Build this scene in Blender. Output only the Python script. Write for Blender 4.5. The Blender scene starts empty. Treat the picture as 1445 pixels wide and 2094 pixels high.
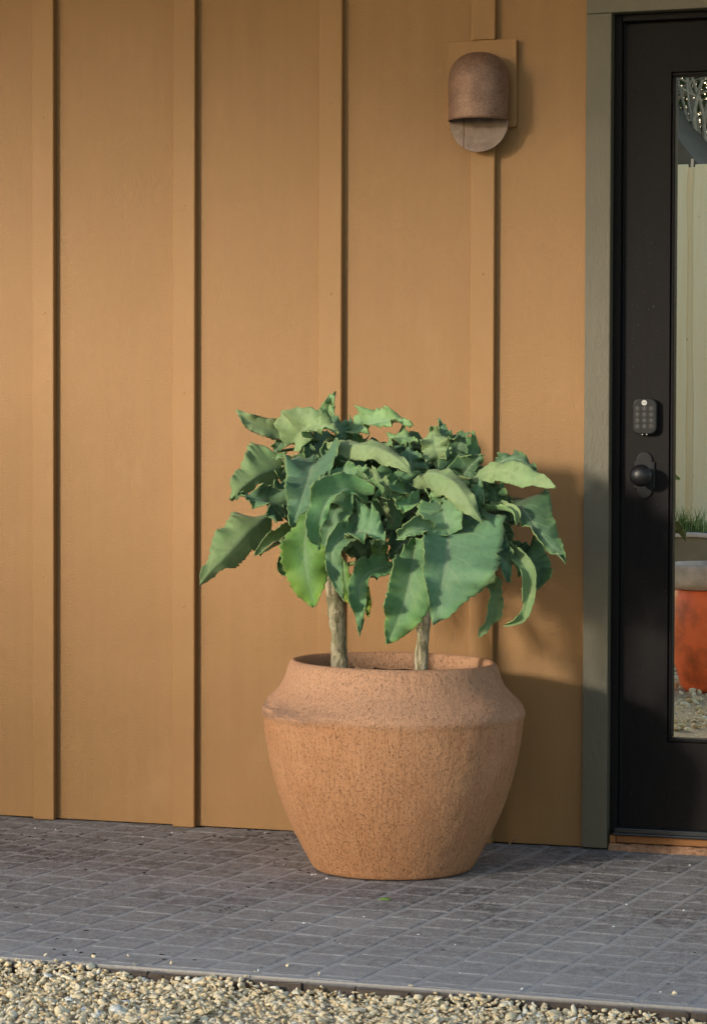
import bpy, bmesh, math, random
import numpy as np
from mathutils import Vector, Matrix, noise

random.seed(7); RNG = np.random.default_rng(11)
C = bpy.context.scene.collection
SC = bpy.context.scene
RAD = math.radians

# ------------------------------------------------------------------ camera
FPX, W, H = 5178.06, 1445.0, 2094.0
CAM = Vector((2.8999, -6.21565, 1.0223)); YAW, PITCH, ROLL, SH = 0.319928, 0.031495, 0.0028045, 20.36
_f = Vector((-math.sin(YAW)*math.cos(PITCH), math.cos(YAW)*math.cos(PITCH), -math.sin(PITCH)))
_r = Vector((math.cos(YAW), math.sin(YAW), 0)); _u = _r.cross(_f)
CR = _r*math.cos(ROLL) + _u*math.sin(ROLL); CU = -_r*math.sin(ROLL) + _u*math.cos(ROLL); CF = _f
cd = bpy.data.cameras.new('camera'); cam = bpy.data.objects.new('camera', cd); C.objects.link(cam)
cd.sensor_fit = 'HORIZONTAL'; cd.sensor_width = 36; cd.lens = FPX/W*36; cd.shift_y = SH/W
cd.clip_start = 0.1; cd.clip_end = 400
cam.matrix_world = Matrix(((CR.x, CU.x, -CF.x, CAM.x), (CR.y, CU.y, -CF.y, CAM.y), (CR.z, CU.z, -CF.z, CAM.z), (0, 0, 0, 1)))
SC.camera = cam

# ------------------------------------------------------------------ light
SUN_AZ, SUN_EL = 32.0, 13.5          # degrees left of the wall's normal, above the horizon
w = bpy.data.worlds.new('World'); SC.world = w; w.use_nodes = True
nt = w.node_tree; nt.nodes.clear()
sky = nt.nodes.new('ShaderNodeTexSky'); sky.sky_type = 'NISHITA'; sky.sun_disc = False
sdir = Vector((-math.sin(RAD(SUN_AZ))*math.cos(RAD(SUN_EL)), -math.cos(RAD(SUN_AZ))*math.cos(RAD(SUN_EL)), math.sin(RAD(SUN_EL))))
sky.sun_elevation = RAD(SUN_EL)
sky.sun_rotation = math.atan2(sdir.x, sdir.y) % (2*math.pi)
sky.air_density = 1.0; sky.dust_density = 1.5; sky.ozone_density = 1.0
bg = nt.nodes.new('ShaderNodeBackground'); bg.inputs['Strength'].default_value = 0.15
wo = nt.nodes.new('ShaderNodeOutputWorld')
nt.links.new(sky.outputs[0], bg.inputs[0]); nt.links.new(bg.outputs[0], wo.inputs[0])
ld = bpy.data.lights.new('sun', 'SUN'); ld.energy = 2.0; ld.angle = RAD(4.6); ld.color = (1.0, 0.88, 0.74)
sun = bpy.data.objects.new('sun', ld); C.objects.link(sun); sun.location = (-4, -8, 4)
sun.rotation_euler = (-sdir).to_track_quat('-Z', 'Y').to_euler()
SC.view_settings.view_transform = 'Standard'; SC.view_settings.look = 'None'
SC.view_settings.gamma = 1; SC.view_settings.exposure = 0.98; SC.view_settings.use_curve_mapping = False
SC.render.film_transparent = False
SC.cycles.max_bounces = 8; SC.cycles.use_denoising = True

# ------------------------------------------------------------------ helpers
def pix(x, y, Y):
    """world point on the plane y = Y that the photograph shows at pixel (x, y)"""
    d = CR*((x-W/2)/FPX) - CU*((y-H/2-SH)/FPX) + CF
    return CAM + d*((Y-CAM.y)/d.y)
def pixz(x, y, z):
    d = CR*((x-W/2)/FPX) - CU*((y-H/2-SH)/FPX) + CF
    return CAM + d*((z-CAM.z)/d.z)
GLASS_Y = 0.055
def mir(x, y, Y):
    """world point on the plane y = Y whose mirror image in the door's glass shows at pixel (x, y)"""
    p = pix(x, y, 2*GLASS_Y - Y)
    return Vector((p.x, Y, p.z))
def toimg(p):
    d = Vector(p) - CAM; z = d.dot(CF)
    return (W/2 + FPX*d.dot(CR)/z, H/2 + SH - FPX*d.dot(CU)/z, z)

def tag(o, label=None, cat=None, group=None, kind=None):
    if label: o['label'] = label
    if cat: o['category'] = cat
    if group: o['group'] = group
    if kind: o['kind'] = kind
    return o
def empty(name, loc):
    o = bpy.data.objects.new(name, None); C.objects.link(o); o.location = loc; o.empty_display_size = .05
    return o
def link(name, me, mats=None, parent=None):
    o = bpy.data.objects.new(name, me); C.objects.link(o)
    if mats is not None:
        for m in (mats if isinstance(mats, (list, tuple)) else [mats]): me.materials.append(m)
    if parent is not None:
        o.parent = parent
        o.matrix_parent_inverse = Matrix.Translation(world_loc(parent)).inverted()
    return o
def world_loc(o):
    v = Vector(o.location)
    if o.parent is not None: v = o.matrix_parent_inverse @ v + world_loc(o.parent)
    return v
def from_bm(name, bm, mats, parent=None, smooth=False):
    me = bpy.data.meshes.new(name); bm.to_mesh(me); bm.free()
    if smooth:
        for p in me.polygons: p.use_smooth = True
    return link(name, me, mats, parent)
def bm_box(bm, a, b, bev=0.0, seg=2):
    """axis-aligned box from corner a to b, its edges bevelled"""
    t = bmesh.new()
    bmesh.ops.create_cube(t, size=1)
    a = Vector(a); b = Vector(b); c = (a+b)/2; s = b-a
    for v in t.verts: v.co = Vector((v.co.x*s.x, v.co.y*s.y, v.co.z*s.z)) + c
    if bev > 0: bmesh.ops.bevel(t, geom=t.edges[:], offset=bev, segments=seg, profile=.5, affect='EDGES')
    me = bpy.data.meshes.new('tmp'); t.to_mesh(me); t.free(); bm.from_mesh(me); bpy.data.meshes.remove(me)
def box(name, a, b, mat, parent=None, bev=0.0, seg=2):
    bm = bmesh.new(); bm_box(bm, a, b, bev, seg)
    return from_bm(name, bm, mat, parent)
def prism(name, outline, y0, y1, mat, parent=None, bev=0.0, seg=2):
    """outline = [(x, z)...] counter-clockwise seen from the front (-y); solid from y0 (front) to y1 (back)"""
    bm = bmesh.new()
    f = bm.faces.new([bm.verts.new((x, y0, z)) for x, z in outline])
    g = bmesh.ops.extrude_face_region(bm, geom=[f])
    for v in g['geom']:
        if isinstance(v, bmesh.types.BMVert): v.co.y = y1
    bmesh.ops.recalc_face_normals(bm, faces=bm.faces[:])
    if bev > 0:
        es = [e for e in bm.edges if all(abs(v.co.y-y0) < 1e-6 for v in e.verts)]
        bmesh.ops.bevel(bm, geom=es, offset=bev, segments=seg, profile=.5, affect='EDGES')
    return from_bm(name, bm, mat, parent)
def rrect(x0, x1, z0, z1, r, n=6):
    out = []
    for cx, cz, a0 in ((x1-r, z0+r, -90), (x1-r, z1-r, 0), (x0+r, z1-r, 90), (x0+r, z0+r, 180)):
        for i in range(n+1):
            a = RAD(a0 + 90*i/n); out.append((cx+r*math.cos(a), cz+r*math.sin(a)))
    return out
def catmull(P, n):
    P = [Vector(p) for p in P]
    Q = [P[0]*2-P[1]] + P + [P[-1]*2-P[-2]]
    L = [0]
    for i in range(1, len(P)): L.append(L[-1] + (P[i]-P[i-1]).length)
    out = []
    for k in range(n+1):
        s = L[-1]*k/n; i = 0
        while i < len(P)-2 and s > L[i+1]: i += 1
        t = (s-L[i])/max(1e-9, L[i+1]-L[i]); a, b, c, d = Q[i:i+4]
        out.append(.5*((2*b) + (c-a)*t + (2*a-5*b+4*c-d)*t*t + (3*b-a-3*c+d)*t**3))
    return out
def tube_mesh(P, R, n=10, cap=True, jit=0.0):
    vs, fs = [], []
    up = Vector((.3, 1, .2))
    for i, p in enumerate(P):
        T = (P[min(i+1, len(P)-1)] - P[max(i-1, 0)]).normalized()
        A = T.cross(up).normalized(); B = T.cross(A)
        for k in range(n):
            a = 2*math.pi*k/n
            d = A*math.cos(a) + B*math.sin(a)
            r = R[i]*(1 + jit*noise.noise(Vector((d.x*1.5, d.y*1.5, p.z*40+d.z))))
            vs.append(p + d*r)
    m = len(P)
    for i in range(m-1):
        for k in range(n):
            fs.append((i*n+k, i*n+(k+1) % n, (i+1)*n+(k+1) % n, (i+1)*n+k))
    if cap:
        fs.append(tuple(range(n))[::-1]); fs.append(tuple((m-1)*n+k for k in range(n)))
    return vs, fs
def tube(name, P, R, mat, parent=None, n=10, jit=0.0):
    vs, fs = tube_mesh(P, R, n, True, jit)
    me = bpy.data.meshes.new(name); me.from_pydata([tuple(v) for v in vs], [], fs)
    for p in me.polygons: p.use_smooth = True
    return link(name, me, mat, parent)
def lathe(prof, n, cx, cy, fn=None):
    """prof = [(r, z)...]; closed round the axis"""
    vs, fs = [], []
    for r, z in prof:
        for k in range(n):
            a = 2*math.pi*k/n
            rr, zz = (r, z) if fn is None else fn(r, z, a)
            vs.append((cx+rr*math.cos(a), cy+rr*math.sin(a), zz))
    for i in range(len(prof)-1):
        for k in range(n):
            fs.append((i*n+k, i*n+(k+1) % n, (i+1)*n+(k+1) % n, (i+1)*n+k))
    return vs, fs

# ------------------------------------------------------------------ materials
class NB:
    def __init__(self, name):
        self.m = bpy.data.materials.new(name); self.m.use_nodes = True
        self.t = self.m.node_tree; self.t.nodes.clear()
        self.out = self.t.nodes.new('ShaderNodeOutputMaterial')
        self.p = self.t.nodes.new('ShaderNodeBsdfPrincipled')
        self.t.links.new(self.p.outputs[0], self.out.inputs[0])
        self._co = None
    def n(self, typ, **kw):
        x = self.t.nodes.new('ShaderNode'+typ)
        for k, v in kw.items(): setattr(x, k, v)
        return x
    def l(self, a, b): self.t.links.new(a, b)
    def co(self, scale=(1, 1, 1), which='Object', rot=(0, 0, 0)):
        if which == 'World': src = self.n('NewGeometry').outputs['Position']
        else: src = self.n('TexCoord').outputs[which]
        mp = self.n('Mapping'); mp.inputs['Scale'].default_value = scale; mp.inputs['Rotation'].default_value = rot
        self.l(src, mp.inputs[0]); return mp.outputs[0]
    def noise(self, co, scale, detail=4, rough=.55, dist=0.0):
        x = self.n('TexNoise'); x.inputs['Scale'].default_value = scale; x.inputs['Detail'].default_value = detail
        x.inputs['Roughness'].default_value = rough; x.inputs['Distortion'].default_value = dist
        if co is not None: self.l(co, x.inputs['Vector'])
        return x.outputs[0]
    def vor(self, co, scale, feature='F1', out=0):
        x = self.n('TexVoronoi', feature=feature); x.inputs['Scale'].default_value = scale
        self.l(co, x.inputs['Vector']); return x.outputs[out]
    def ramp(self, v, stops):
        x = self.n('ValToRGB'); e = x.color_ramp.elements
        while len(e) < len(stops): e.new(.5)
        for el, (p, c) in zip(e, stops):
            el.position = p; el.color = (c, c, c, 1) if isinstance(c, (int, float)) else (*c, 1)
        self.l(v, x.inputs[0]); return x.outputs[0]
    def mix(self, fac, a, b, mode='MIX'):
        x = self.n('Mix', data_type='RGBA', blend_type=mode)
        for i, v in ((0, fac), (6, a), (7, b)):
            if isinstance(v, (int, float)): x.inputs[i].default_value = v if i == 0 else (v, v, v, 1)
            elif isinstance(v, tuple): x.inputs[i].default_value = (*v, 1)
            else: self.l(v, x.inputs[i])
        return x.outputs[2]
    def math(self, op, a, b=None, c=None):
        x = self.n('Math', operation=op)
        for i, v in enumerate((a, b, c)):
            if v is None: continue
            if isinstance(v, (int, float)): x.inputs[i].default_value = v
            else: self.l(v, x.inputs[i])
        return x.outputs[0]
    def color(self, c):
        if isinstance(c, tuple): self.p.inputs['Base Color'].default_value = (*c, 1)
        else: self.l(c, self.p.inputs['Base Color'])
    def rough(self, r):
        if isinstance(r, (int, float)): self.p.inputs['Roughness'].default_value = r
        else: self.l(r, self.p.inputs['Roughness'])
    def spec(self, s): self.p.inputs['Specular IOR Level'].default_value = s
    def bump(self, hs, dist=.001, strength=1.0):
        prev = None
        for h, d, s in hs:
            b = self.n('Bump'); b.inputs['Strength'].default_value = s; b.inputs['Distance'].default_value = d
            self.l(h, b.inputs['Height'])
            if prev is not None: self.l(prev, b.inputs['Normal'])
            prev = b.outputs[0]
        self.l(prev, self.p.inputs['Normal'])

def simple(name, col, rough=.5, spec=.5, var=.12, vscale=30, metal=0.0, bump=None):
    b = NB(name); co = b.co(which='World')
    n = b.noise(co, vscale, 5)
    b.color(b.mix(b.ramp(n, [(.3, 0.0), (.7, 1.0)]), tuple(c*(1-var) for c in col), tuple(c*(1+var) for c in col)))
    b.rough(rough); b.spec(spec); b.p.inputs['Metallic'].default_value = metal
    if bump: b.bump([(b.noise(co, bump[0], 4), bump[1], 1.0)])
    return b.m

def mat_siding(name, k, rel):
    b = NB(name); co = b.co(which='World'); st = b.co((9, 9, .35), 'World')
    big = b.noise(co, 1.6, 3); mid = b.noise(st, 3.0, 5); fine = b.noise(co, 420, 3)
    grain = b.noise(b.co((260, 260, 7), 'World'), 1.0, 4)
    c = b.mix(b.ramp(big, [(.3, 0.0), (.7, 1.0)]), tuple(k*x for x in (.268, .144, .049)), tuple(k*x for x in (.308, .168, .059)))
    c = b.mix(b.ramp(mid, [(.35, 0.0), (.70, .40)]), c, (.33, .186, .077))
    c = b.mix(b.ramp(fine, [(.25, .22), (.5, 0.0)]), c, (.25, .11, .035))
    # roller and weather scuffs
    sc = b.noise(b.co((1, 1, .5), 'World'), 5.5, 6, .7)
    c = b.mix(b.ramp(sc, [(.57, 0.0), (.70, .30)]), c, (.35, .208, .094))
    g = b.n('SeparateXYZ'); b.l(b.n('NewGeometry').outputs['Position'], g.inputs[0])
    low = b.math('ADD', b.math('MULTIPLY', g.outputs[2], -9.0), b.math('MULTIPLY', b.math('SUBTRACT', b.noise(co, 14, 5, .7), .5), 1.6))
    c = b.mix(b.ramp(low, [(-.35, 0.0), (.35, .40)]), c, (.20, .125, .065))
    chip = b.math('ADD', b.math('MULTIPLY', g.outputs[2], -60.0), b.math('MULTIPLY', b.math('SUBTRACT', b.noise(co, 45, 4, .7), .5), 5.0))
    c = b.mix(b.ramp(chip, [(.55, 0.0), (.75, .9)]), c, (.62, .58, .52))
    b.color(c); b.rough(b.ramp(mid, [(.2, .5), (.8, .62)])); b.spec(.35)
    b.bump([(b.noise(co, 190, 4, .6), .0018*rel, .75), (grain, .0006, .5), (b.noise(co, 7, 2), .004, .5)])
    return b.m
def mat_patio(name, c0, c1, c2, rough=.75):
    b = NB(name); co = b.co(which='World')
    oi = b.n('ObjectInfo').outputs['Random']
    n1 = b.noise(b.co((1.2, 1, 1), 'World', (0, 0, .06)), 34, 8, .78, .3); n2 = b.noise(co, 3.2, 5, .6); n3 = b.noise(b.co((1.2, .5, 1), 'World'), 210, 3, .75)
    c = b.mix(oi, c0, c1)
    c = b.mix(b.ramp(n1, [(.45, 0.0), (.58, .80)]), c, c2)
    n4 = b.noise(b.co((1.3, .8, 1), 'World', (0, 0, .06)), 95, 6, .78, .2)
    c = b.mix(b.ramp(n4, [(.36, .6), (.47, 0.0)]), c, tuple(x*.55 for x in c0))
    c = b.mix(b.ramp(n4, [(.54, 0.0), (.64, .5)]), c, tuple(x*1.35 for x in c2))
    c = b.mix(b.ramp(n2, [(.42, 0.0), (.70, .60)]), c, tuple(x*1.15 for x in c2))
    c = b.mix(b.ramp(n3, [(.34, .75), (.46, 0.0)]), c, tuple(x*.40 for x in c0))
    c = b.mix(b.ramp(n3, [(.56, 0.0), (.68, .6)]), c, (.36, .355, .35))
    # wear towards the edge of the paving where feet and gravel scuff it: a worn strip along the kerb
    gx = b.n('SeparateXYZ'); b.l(b.n('NewGeometry').outputs['Position'], gx.inputs[0])
    edge = b.ramp(b.math('ADD', b.math('MULTIPLY', gx.outputs[1], -.48), b.math('MULTIPLY', n1, .35)), [(.52, 0.0), (.95, .50)])
    c = b.mix(edge, c, (.46, .46, .45))
    # brown earth splashed on the kerb face
    ez = b.ramp(b.math('ADD', b.math('MULTIPLY', gx.outputs[2], -70), b.math('MULTIPLY', n1, .5)), [(.42, 0.0), (.95, .92)])
    c = b.mix(ez, c, (.070, .050, .036))
    b.color(c); b.rough(rough); b.spec(.35)
    b.bump([(n1, .0030, .7), (b.noise(co, 90, 5, .7), .0018, .8), (n3, .0007, .7)])
    return b.m
def mat_gravel():
    b = NB('limestone_chips'); co = b.co(which='Object')
    at = b.n('Attribute', attribute_name='tint').outputs['Fac']
    c = b.ramp(at, [(0.0, (.26, .19, .11)), (.08, (.52, .39, .22)), (.30, (.72, .59, .37)), (.6, (.82, .71, .47)), (.85, (.84, .77, .58)), (1.0, (.74, .77, .72))])
    n = b.noise(co, 160, 4, .7)
    c = b.mix(b.ramp(n, [(.3, .35), (.52, 0.0)]), c, (.46, .35, .21))
    b.color(c); b.rough(.85); b.spec(.25)
    b.bump([(n, .0012, .9)])
    return b.m
def mat_dirt(name='gravel_fines', c0=(.42, .33, .21), c1=(.66, .56, .38)):
    b = NB(name); co = b.co(which='World')
    n = b.noise(co, 60, 6, .7); v = b.vor(co, 75)
    c = b.mix(b.ramp(n, [(.35, 0.0), (.65, 1.0)]), c0, c1)
    c = b.mix(b.ramp(v, [(.3, 0.0), (.7, .6)]), c, tuple(x*.5 for x in c0))
    b.color(c); b.rough(.95); b.spec(.2); b.bump([(v, .008, .8), (n, .004, .8)])
    return b.m
def mat_terracotta():
    b = NB('scored_terracotta'); 
    la = b.n('Attribute', attribute_name='ang').outputs['Fac']; lz = b.n('Attribute', attribute_name='arc').outputs['Fac']
    cx = b.n('CombineXYZ'); b.l(la, cx.inputs[0]); b.l(lz, cx.inputs[1])
    def m(sx, sy):
        mp = b.n('Mapping'); mp.inputs['Scale'].default_value = (sx, sy, 1); b.l(cx.outputs[0], mp.inputs[0]); return mp.outputs[0]
    co = b.co(which='World')
    stri = b.noise(m(150, 12), 1.0, 4, .6, .35)      # fine vertical scoring
    stri2 = b.noise(m(170, 80), 1.0, 6, .8, 0)       # wider broken scratches
    pit = b.noise(co, 235, 5, .75, .3)
    pit2 = b.vor(co, 270)
    big = b.noise(co, 6.5, 5, .6)
    c = b.mix(b.ramp(big, [(.3, 0.0), (.7, 1.0)]), (.48, .235, .110), (.57, .300, .150))
    c = b.mix(b.ramp(stri, [(.44, 0.0), (.60, .38)]), c, (.62, .35, .20))
    c = b.mix(b.ramp(stri, [(.34, .28), (.45, 0.0)]), c, (.28, .13, .065))
    gz0 = b.n('SeparateXYZ'); b.l(b.n('NewGeometry').outputs['Position'], gz0.inputs[0])
    up = b.ramp(b.math('ADD', gz0.outputs[2], b.math('MULTIPLY', b.math('SUBTRACT', big, .5), .03)), [(.366, 0.0), (.382, .7)])
    c = b.mix(up, c, (.58, .345, .215))
    hole = b.math('MULTIPLY', b.ramp(stri2, [(.47, 0.0), (.62, 1.0)]), b.ramp(pit, [(.47, 0.0), (.58, 1.0)]))
    c = b.mix(b.math('MULTIPLY', hole, .75), c, (.120, .062, .036))
    grit = b.noise(co, 420, 3, .7)
    c = b.mix(b.ramp(grit, [(.30, .35), (.45, 0.0)]), c, (.24, .115, .06))
    c = b.mix(b.ramp(grit, [(.58, 0.0), (.75, .35)]), c, (.58, .36, .22))
    c = b.mix(b.ramp(pit2, [(.0, .28), (.22, 0.0)]), c, (.16, .08, .045))
    # grey bloom along the shoulder ridge
    gz = b.n('SeparateXYZ'); b.l(b.n('NewGeometry').outputs['Position'], gz.inputs[0])
    z = gz.outputs[2]
    rid = b.math('SUBTRACT', 1.0, b.math('MULTIPLY', b.math('ABSOLUTE', b.math('SUBTRACT', z, .390)), 30.0))
    lx = b.math('MULTIPLY', b.math('SUBTRACT', 1.12, gz.outputs[0]), 3.2)
    gm = b.math('MULTIPLY', b.ramp(rid, [(.15, 0.0), (.8, 1.0)]), b.math('MULTIPLY', b.ramp(b.noise(m(9, 60), 1.0, 6, .75), [(.40, 0.0), (.54, .65)]), b.ramp(lx, [(-.2, .10), (.6, 1.0)])))
    c = b.mix(gm, c, (.155, .105, .085))
    b.color(c); b.rough(.92); b.spec(.18)
    b.bump([(stri, .0028, .9), (b.math('SUBTRACT', 1.0, hole), .0034, .9), (pit, .0030, .8), (grit, .0012, .7)])
    return b.m
def mat_leaf(name, kind):
    b = NB(name); co = b.co(which='World')
    oc = b.n('ObjectInfo').outputs['Color']; rnd = b.n('ObjectInfo').outputs['Random']
    lu = b.n('Attribute', attribute_name='lu').outputs['Fac']; lv = b.n('Attribute', attribute_name='lv').outputs['Fac']
    age = b.n('Attribute', attribute_name='age').outputs['Fac']; burn = b.n('Attribute', attribute_name='burn').outputs['Fac']
    big = b.noise(co, 22, 4, .6); fine = b.noise(co, 330, 3, .6); mid = b.noise(co, 70, 4, .6)
    if kind == 'under':
        base = b.mix(.50, oc, (.205, .270, .115))
        hi, lo = (.29, .335, .16), (.10, .15, .055)
    else:
        base = oc; hi, lo = (.170, .330, .150), (.055, .120, .055)
    c = b.mix(b.ramp(big, [(.35, 0.0), (.7, .40)]), base, hi)
    c = b.mix(b.ramp(mid, [(.28, .45), (.5, 0.0)]), c, lo)
    av = b.math('ABSOLUTE', lv)
    if kind == 'top':
        blo = b.math('MULTIPLY', b.ramp(b.math('ADD', av, b.math('MULTIPLY', lu, .35)), [(.15, 1.0), (.75, 0.0)]), b.ramp(big, [(.3, .25), (.7, .75)]))
        c = b.mix(b.math('MULTIPLY', blo, .8), c, (.165, .285, .165))
        mar = b.math('MULTIPLY', b.ramp(b.math('ADD', b.math('MULTIPLY', av, .8), b.math('MULTIPLY', lu, .35)), [(.70, 0.0), (1.05, .6)]), b.ramp(mid, [(.35, .3), (.65, 1.0)]))
        c = b.mix(mar, c, (.135, .275, .075))
    rib = b.math('MULTIPLY', b.ramp(av, [(0.0, 1.0), (.035, .85), (.085, 0.0)]), b.ramp(lu, [(0.0, .95), (.95, .15)]))
    c = b.mix(b.math('MULTIPLY', rib, .80 if kind == 'top' else .55), c, (.30, .385, .235))
    # side veins
    wv = b.math('SINE', b.math('MULTIPLY', b.math('SUBTRACT', lu, b.math('MULTIPLY', av, .30)), 44.0))
    c = b.mix(b.math('MULTIPLY', b.ramp(wv, [(.88, 0.0), (1.0, .42)]), b.ramp(av, [(.05, 1.0), (.85, 0.0)])), c, (.25, .35, .19))
    rimc = b.ramp(av, [(.93, 0.0), (.985, .55)])
    c = b.mix(rimc, c, (.24, .31, .12))
    # freckles, ageing to yellow-green, dry burnt patches
    c = b.mix(b.ramp(fine, [(.70, 0.0), (.78, .45)]), c, (.05, .06, .03))
    an = b.math('ADD', age, b.math('MULTIPLY', b.math('SUBTRACT', big, .5), .8))
    c = b.mix(b.ramp(an, [(.30, 0.0), (.62, .75)]), c, (.17, .30, .035))
    c = b.mix(b.ramp(an, [(.75, 0.0), (1.05, .85)]), c, (.42, .40, .05))
    bn = b.math('ADD', burn, b.math('MULTIPLY', b.math('SUBTRACT', mid, .5), .9))
    c = b.mix(b.ramp(bn, [(.45, 0.0), (.60, .95)]), c, (.115, .065, .035))
    c = b.mix(b.ramp(bn, [(.78, 0.0), (.95, .8)]), c, (.42, .33, .21))
    b.color(c); b.rough(.62); b.spec(.30)
    b.p.inputs['Sheen Weight'].default_value = .10; b.p.inputs['Sheen Roughness'].default_value = .5
    b.p.inputs['Subsurface Weight'].default_value = 0.0
    b.bump([(big, .004, .35), (mid, .0012, .6), (fine, .0004, .6)])
    # some light passes through the blade
    tr = b.n('BsdfTranslucent'); b.l(b.mix(1.0, c, (.9, 1.0, .45), 'MULTIPLY'), tr.inputs[0])
    ms = b.n('MixShader'); ms.inputs[0].default_value = .12
    b.l(b.p.outputs[0], ms.inputs[1]); b.l(tr.outputs[0], ms.inputs[2]); b.l(ms.outputs[0], b.out.inputs[0])
    return b.m
def mat_stem():
    b = NB('peeling_stem_bark'); co = b.co((1, 1, .28), 'World')
    n = b.noise(co, 70, 6, .7, 1.2); v = b.vor(b.co((1, 1, .4), 'World'), 85, 'DISTANCE_TO_EDGE'); big = b.noise(b.co(which='World'), 28, 3)
    c = b.mix(b.ramp(n, [(.43, 0.0), (.56, 1.0)]), (.135, .120, .065), (.46, .41, .29))
    c = b.mix(b.ramp(big, [(.42, 0.0), (.65, .55)]), c, (.15, .165, .075))
    c = b.mix(b.ramp(v, [(0.0, .40), (.06, 0.0)]), c, (.40, .36, .26))
    b.color(c); b.rough(.8); b.spec(.25); b.bump([(n, .003, .8), (v, .0008, .5)])
    return b.m
def mat_rust():
    b = NB('speckled_rust_metal'); co = b.co(which='World')
    n = b.noise(co, 330, 3, .75); m = b.noise(co, 26, 4, .6); f = b.noise(co, 700, 2, .6)
    c = b.mix(b.ramp(m, [(.35, 0.0), (.65, 1.0)]), (.16, .085, .055), (.25, .145, .092))
    c = b.mix(b.ramp(n, [(.50, 0.0), (.66, .8)]), c, (.42, .27, .175))
    c = b.mix(b.ramp(f, [(.28, .8), (.45, 0.0)]), c, (.040, .022, .018))
    b.color(c); b.rough(.55); b.spec(.45); b.p.inputs['Metallic'].default_value = .25
    b.bump([(n, .0006, .8)])
    return b.m
def mat_disc():
    b = NB('weathered_back_plate'); co = b.co(which='World')
    n = b.noise(co, 60, 5, .65); f = b.noise(co, 500, 2)
    c = b.mix(b.ramp(n, [(.35, 0.0), (.65, 1.0)]), (.165, .118, .090), (.245, .185, .145))
    c = b.mix(b.ramp(f, [(.3, .4), (.5, 0.0)]), c, (.14, .095, .07))
    # one rust run down the plate
    g = b.n('SeparateXYZ'); b.l(b.n('NewGeometry').outputs['Position'], g.inputs[0])
    x0 = pix(948, 275, -.058).x
    d = b.math('ABSOLUTE', b.math('SUBTRACT', b.math('ADD', g.outputs[0], b.math('MULTIPLY', b.math('SUBTRACT', n, .5), .004)), x0))
    c = b.mix(b.ramp(b.math('MULTIPLY', d, 250.0), [(.35, .85), (.75, 0.0)]), c, (.115, .065, .045))
    b.color(c); b.rough(.6); b.spec(.35); b.p.inputs['Metallic'].default_value = .2
    return b.m
def mat_casing():
    b = NB('olive_trim_paint'); co = b.co(which='World')
    n = b.noise(b.co((1, 1, .45), 'World', (.0, .5, 0)), 75, 5, .6, .6); big = b.noise(co, 4, 3)
    c = b.mix(b.ramp(big, [(.3, 0.0), (.7, 1.0)]), (.105, .095, .062), (.130, .117, .077))
    b.color(c); b.rough(.55); b.spec(.4); b.bump([(n, .0022, .75), (b.noise(co, 300, 2), .0005, .5)])
    return b.m
def mat_door():
    b = NB('dark_bronze_door_paint'); co = b.co((1, 1, .12), 'World')
    n = b.noise(co, 60, 5, .6); sp = b.noise(b.co(which='World'), 260, 2, .5)
    c = b.mix(b.ramp(n, [(.3, 0.0), (.7, 1.0)]), (.0062, .0053, .0052), (.0088, .0076, .0074))
    c = b.mix(b.ramp(sp, [(.705, 0.0), (.76, .5)]), c, (.16, .15, .14))
    b.color(c); b.rough(.6); b.spec(.14); b.bump([(n, .0004, .5)])
    return b.m
def mat_wood(name, c0, c1, axis=2, scale=1.0):
    b = NB(name)
    s = [30*scale]*3; s[axis] = 1.3*scale
    co = b.co(tuple(s), 'World')
    oi = b.n('ObjectInfo').outputs['Random']
    n = b.noise(co, 1.0, 5, .6, .6); kn = b.vor(b.co(which='World'), 6.5)
    c = b.mix(b.ramp(n, [(.3, 0.0), (.7, 1.0)]), c0, c1)
    c = b.mix(b.ramp(kn, [(.0, .8), (.07, 0.0)]), c, tuple(x*.35 for x in c0))
    c = b.mix(b.math('MULTIPLY', oi, .30), c, tuple(x*.72 for x in c0))
    b.color(c); b.rough(.8); b.spec(.25); b.bump([(n, .001, .5)])
    return b.m
def mat_glass():
    b = NB('reflective_glazing')
    g = b.n('BsdfGlossy'); g.inputs['Roughness'].default_value = 0.0; g.inputs['Color'].default_value = (1.0, .94, .80, 1)
    tr = b.n('BsdfTransparent'); tr.inputs[0].default_value = (.75, .80, .78, 1)
    mx = b.n('MixShader'); mx.inputs[0].default_value = .94
    bm_ = b.n('Bump'); bm_.inputs['Distance'].default_value = .0018; bm_.inputs['Strength'].default_value = .06
    b.l(b.noise(b.co((1, 1, .35), 'World'), 9, 1), bm_.inputs['Height']); b.l(bm_.outputs[0], g.inputs['Normal'])
    b.l(tr.outputs[0], mx.inputs[1]); b.l(g.outputs[0], mx.inputs[2]); b.l(mx.outputs[0], b.out.inputs[0])
    b.t.nodes.remove(b.p)
    return b.m

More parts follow.
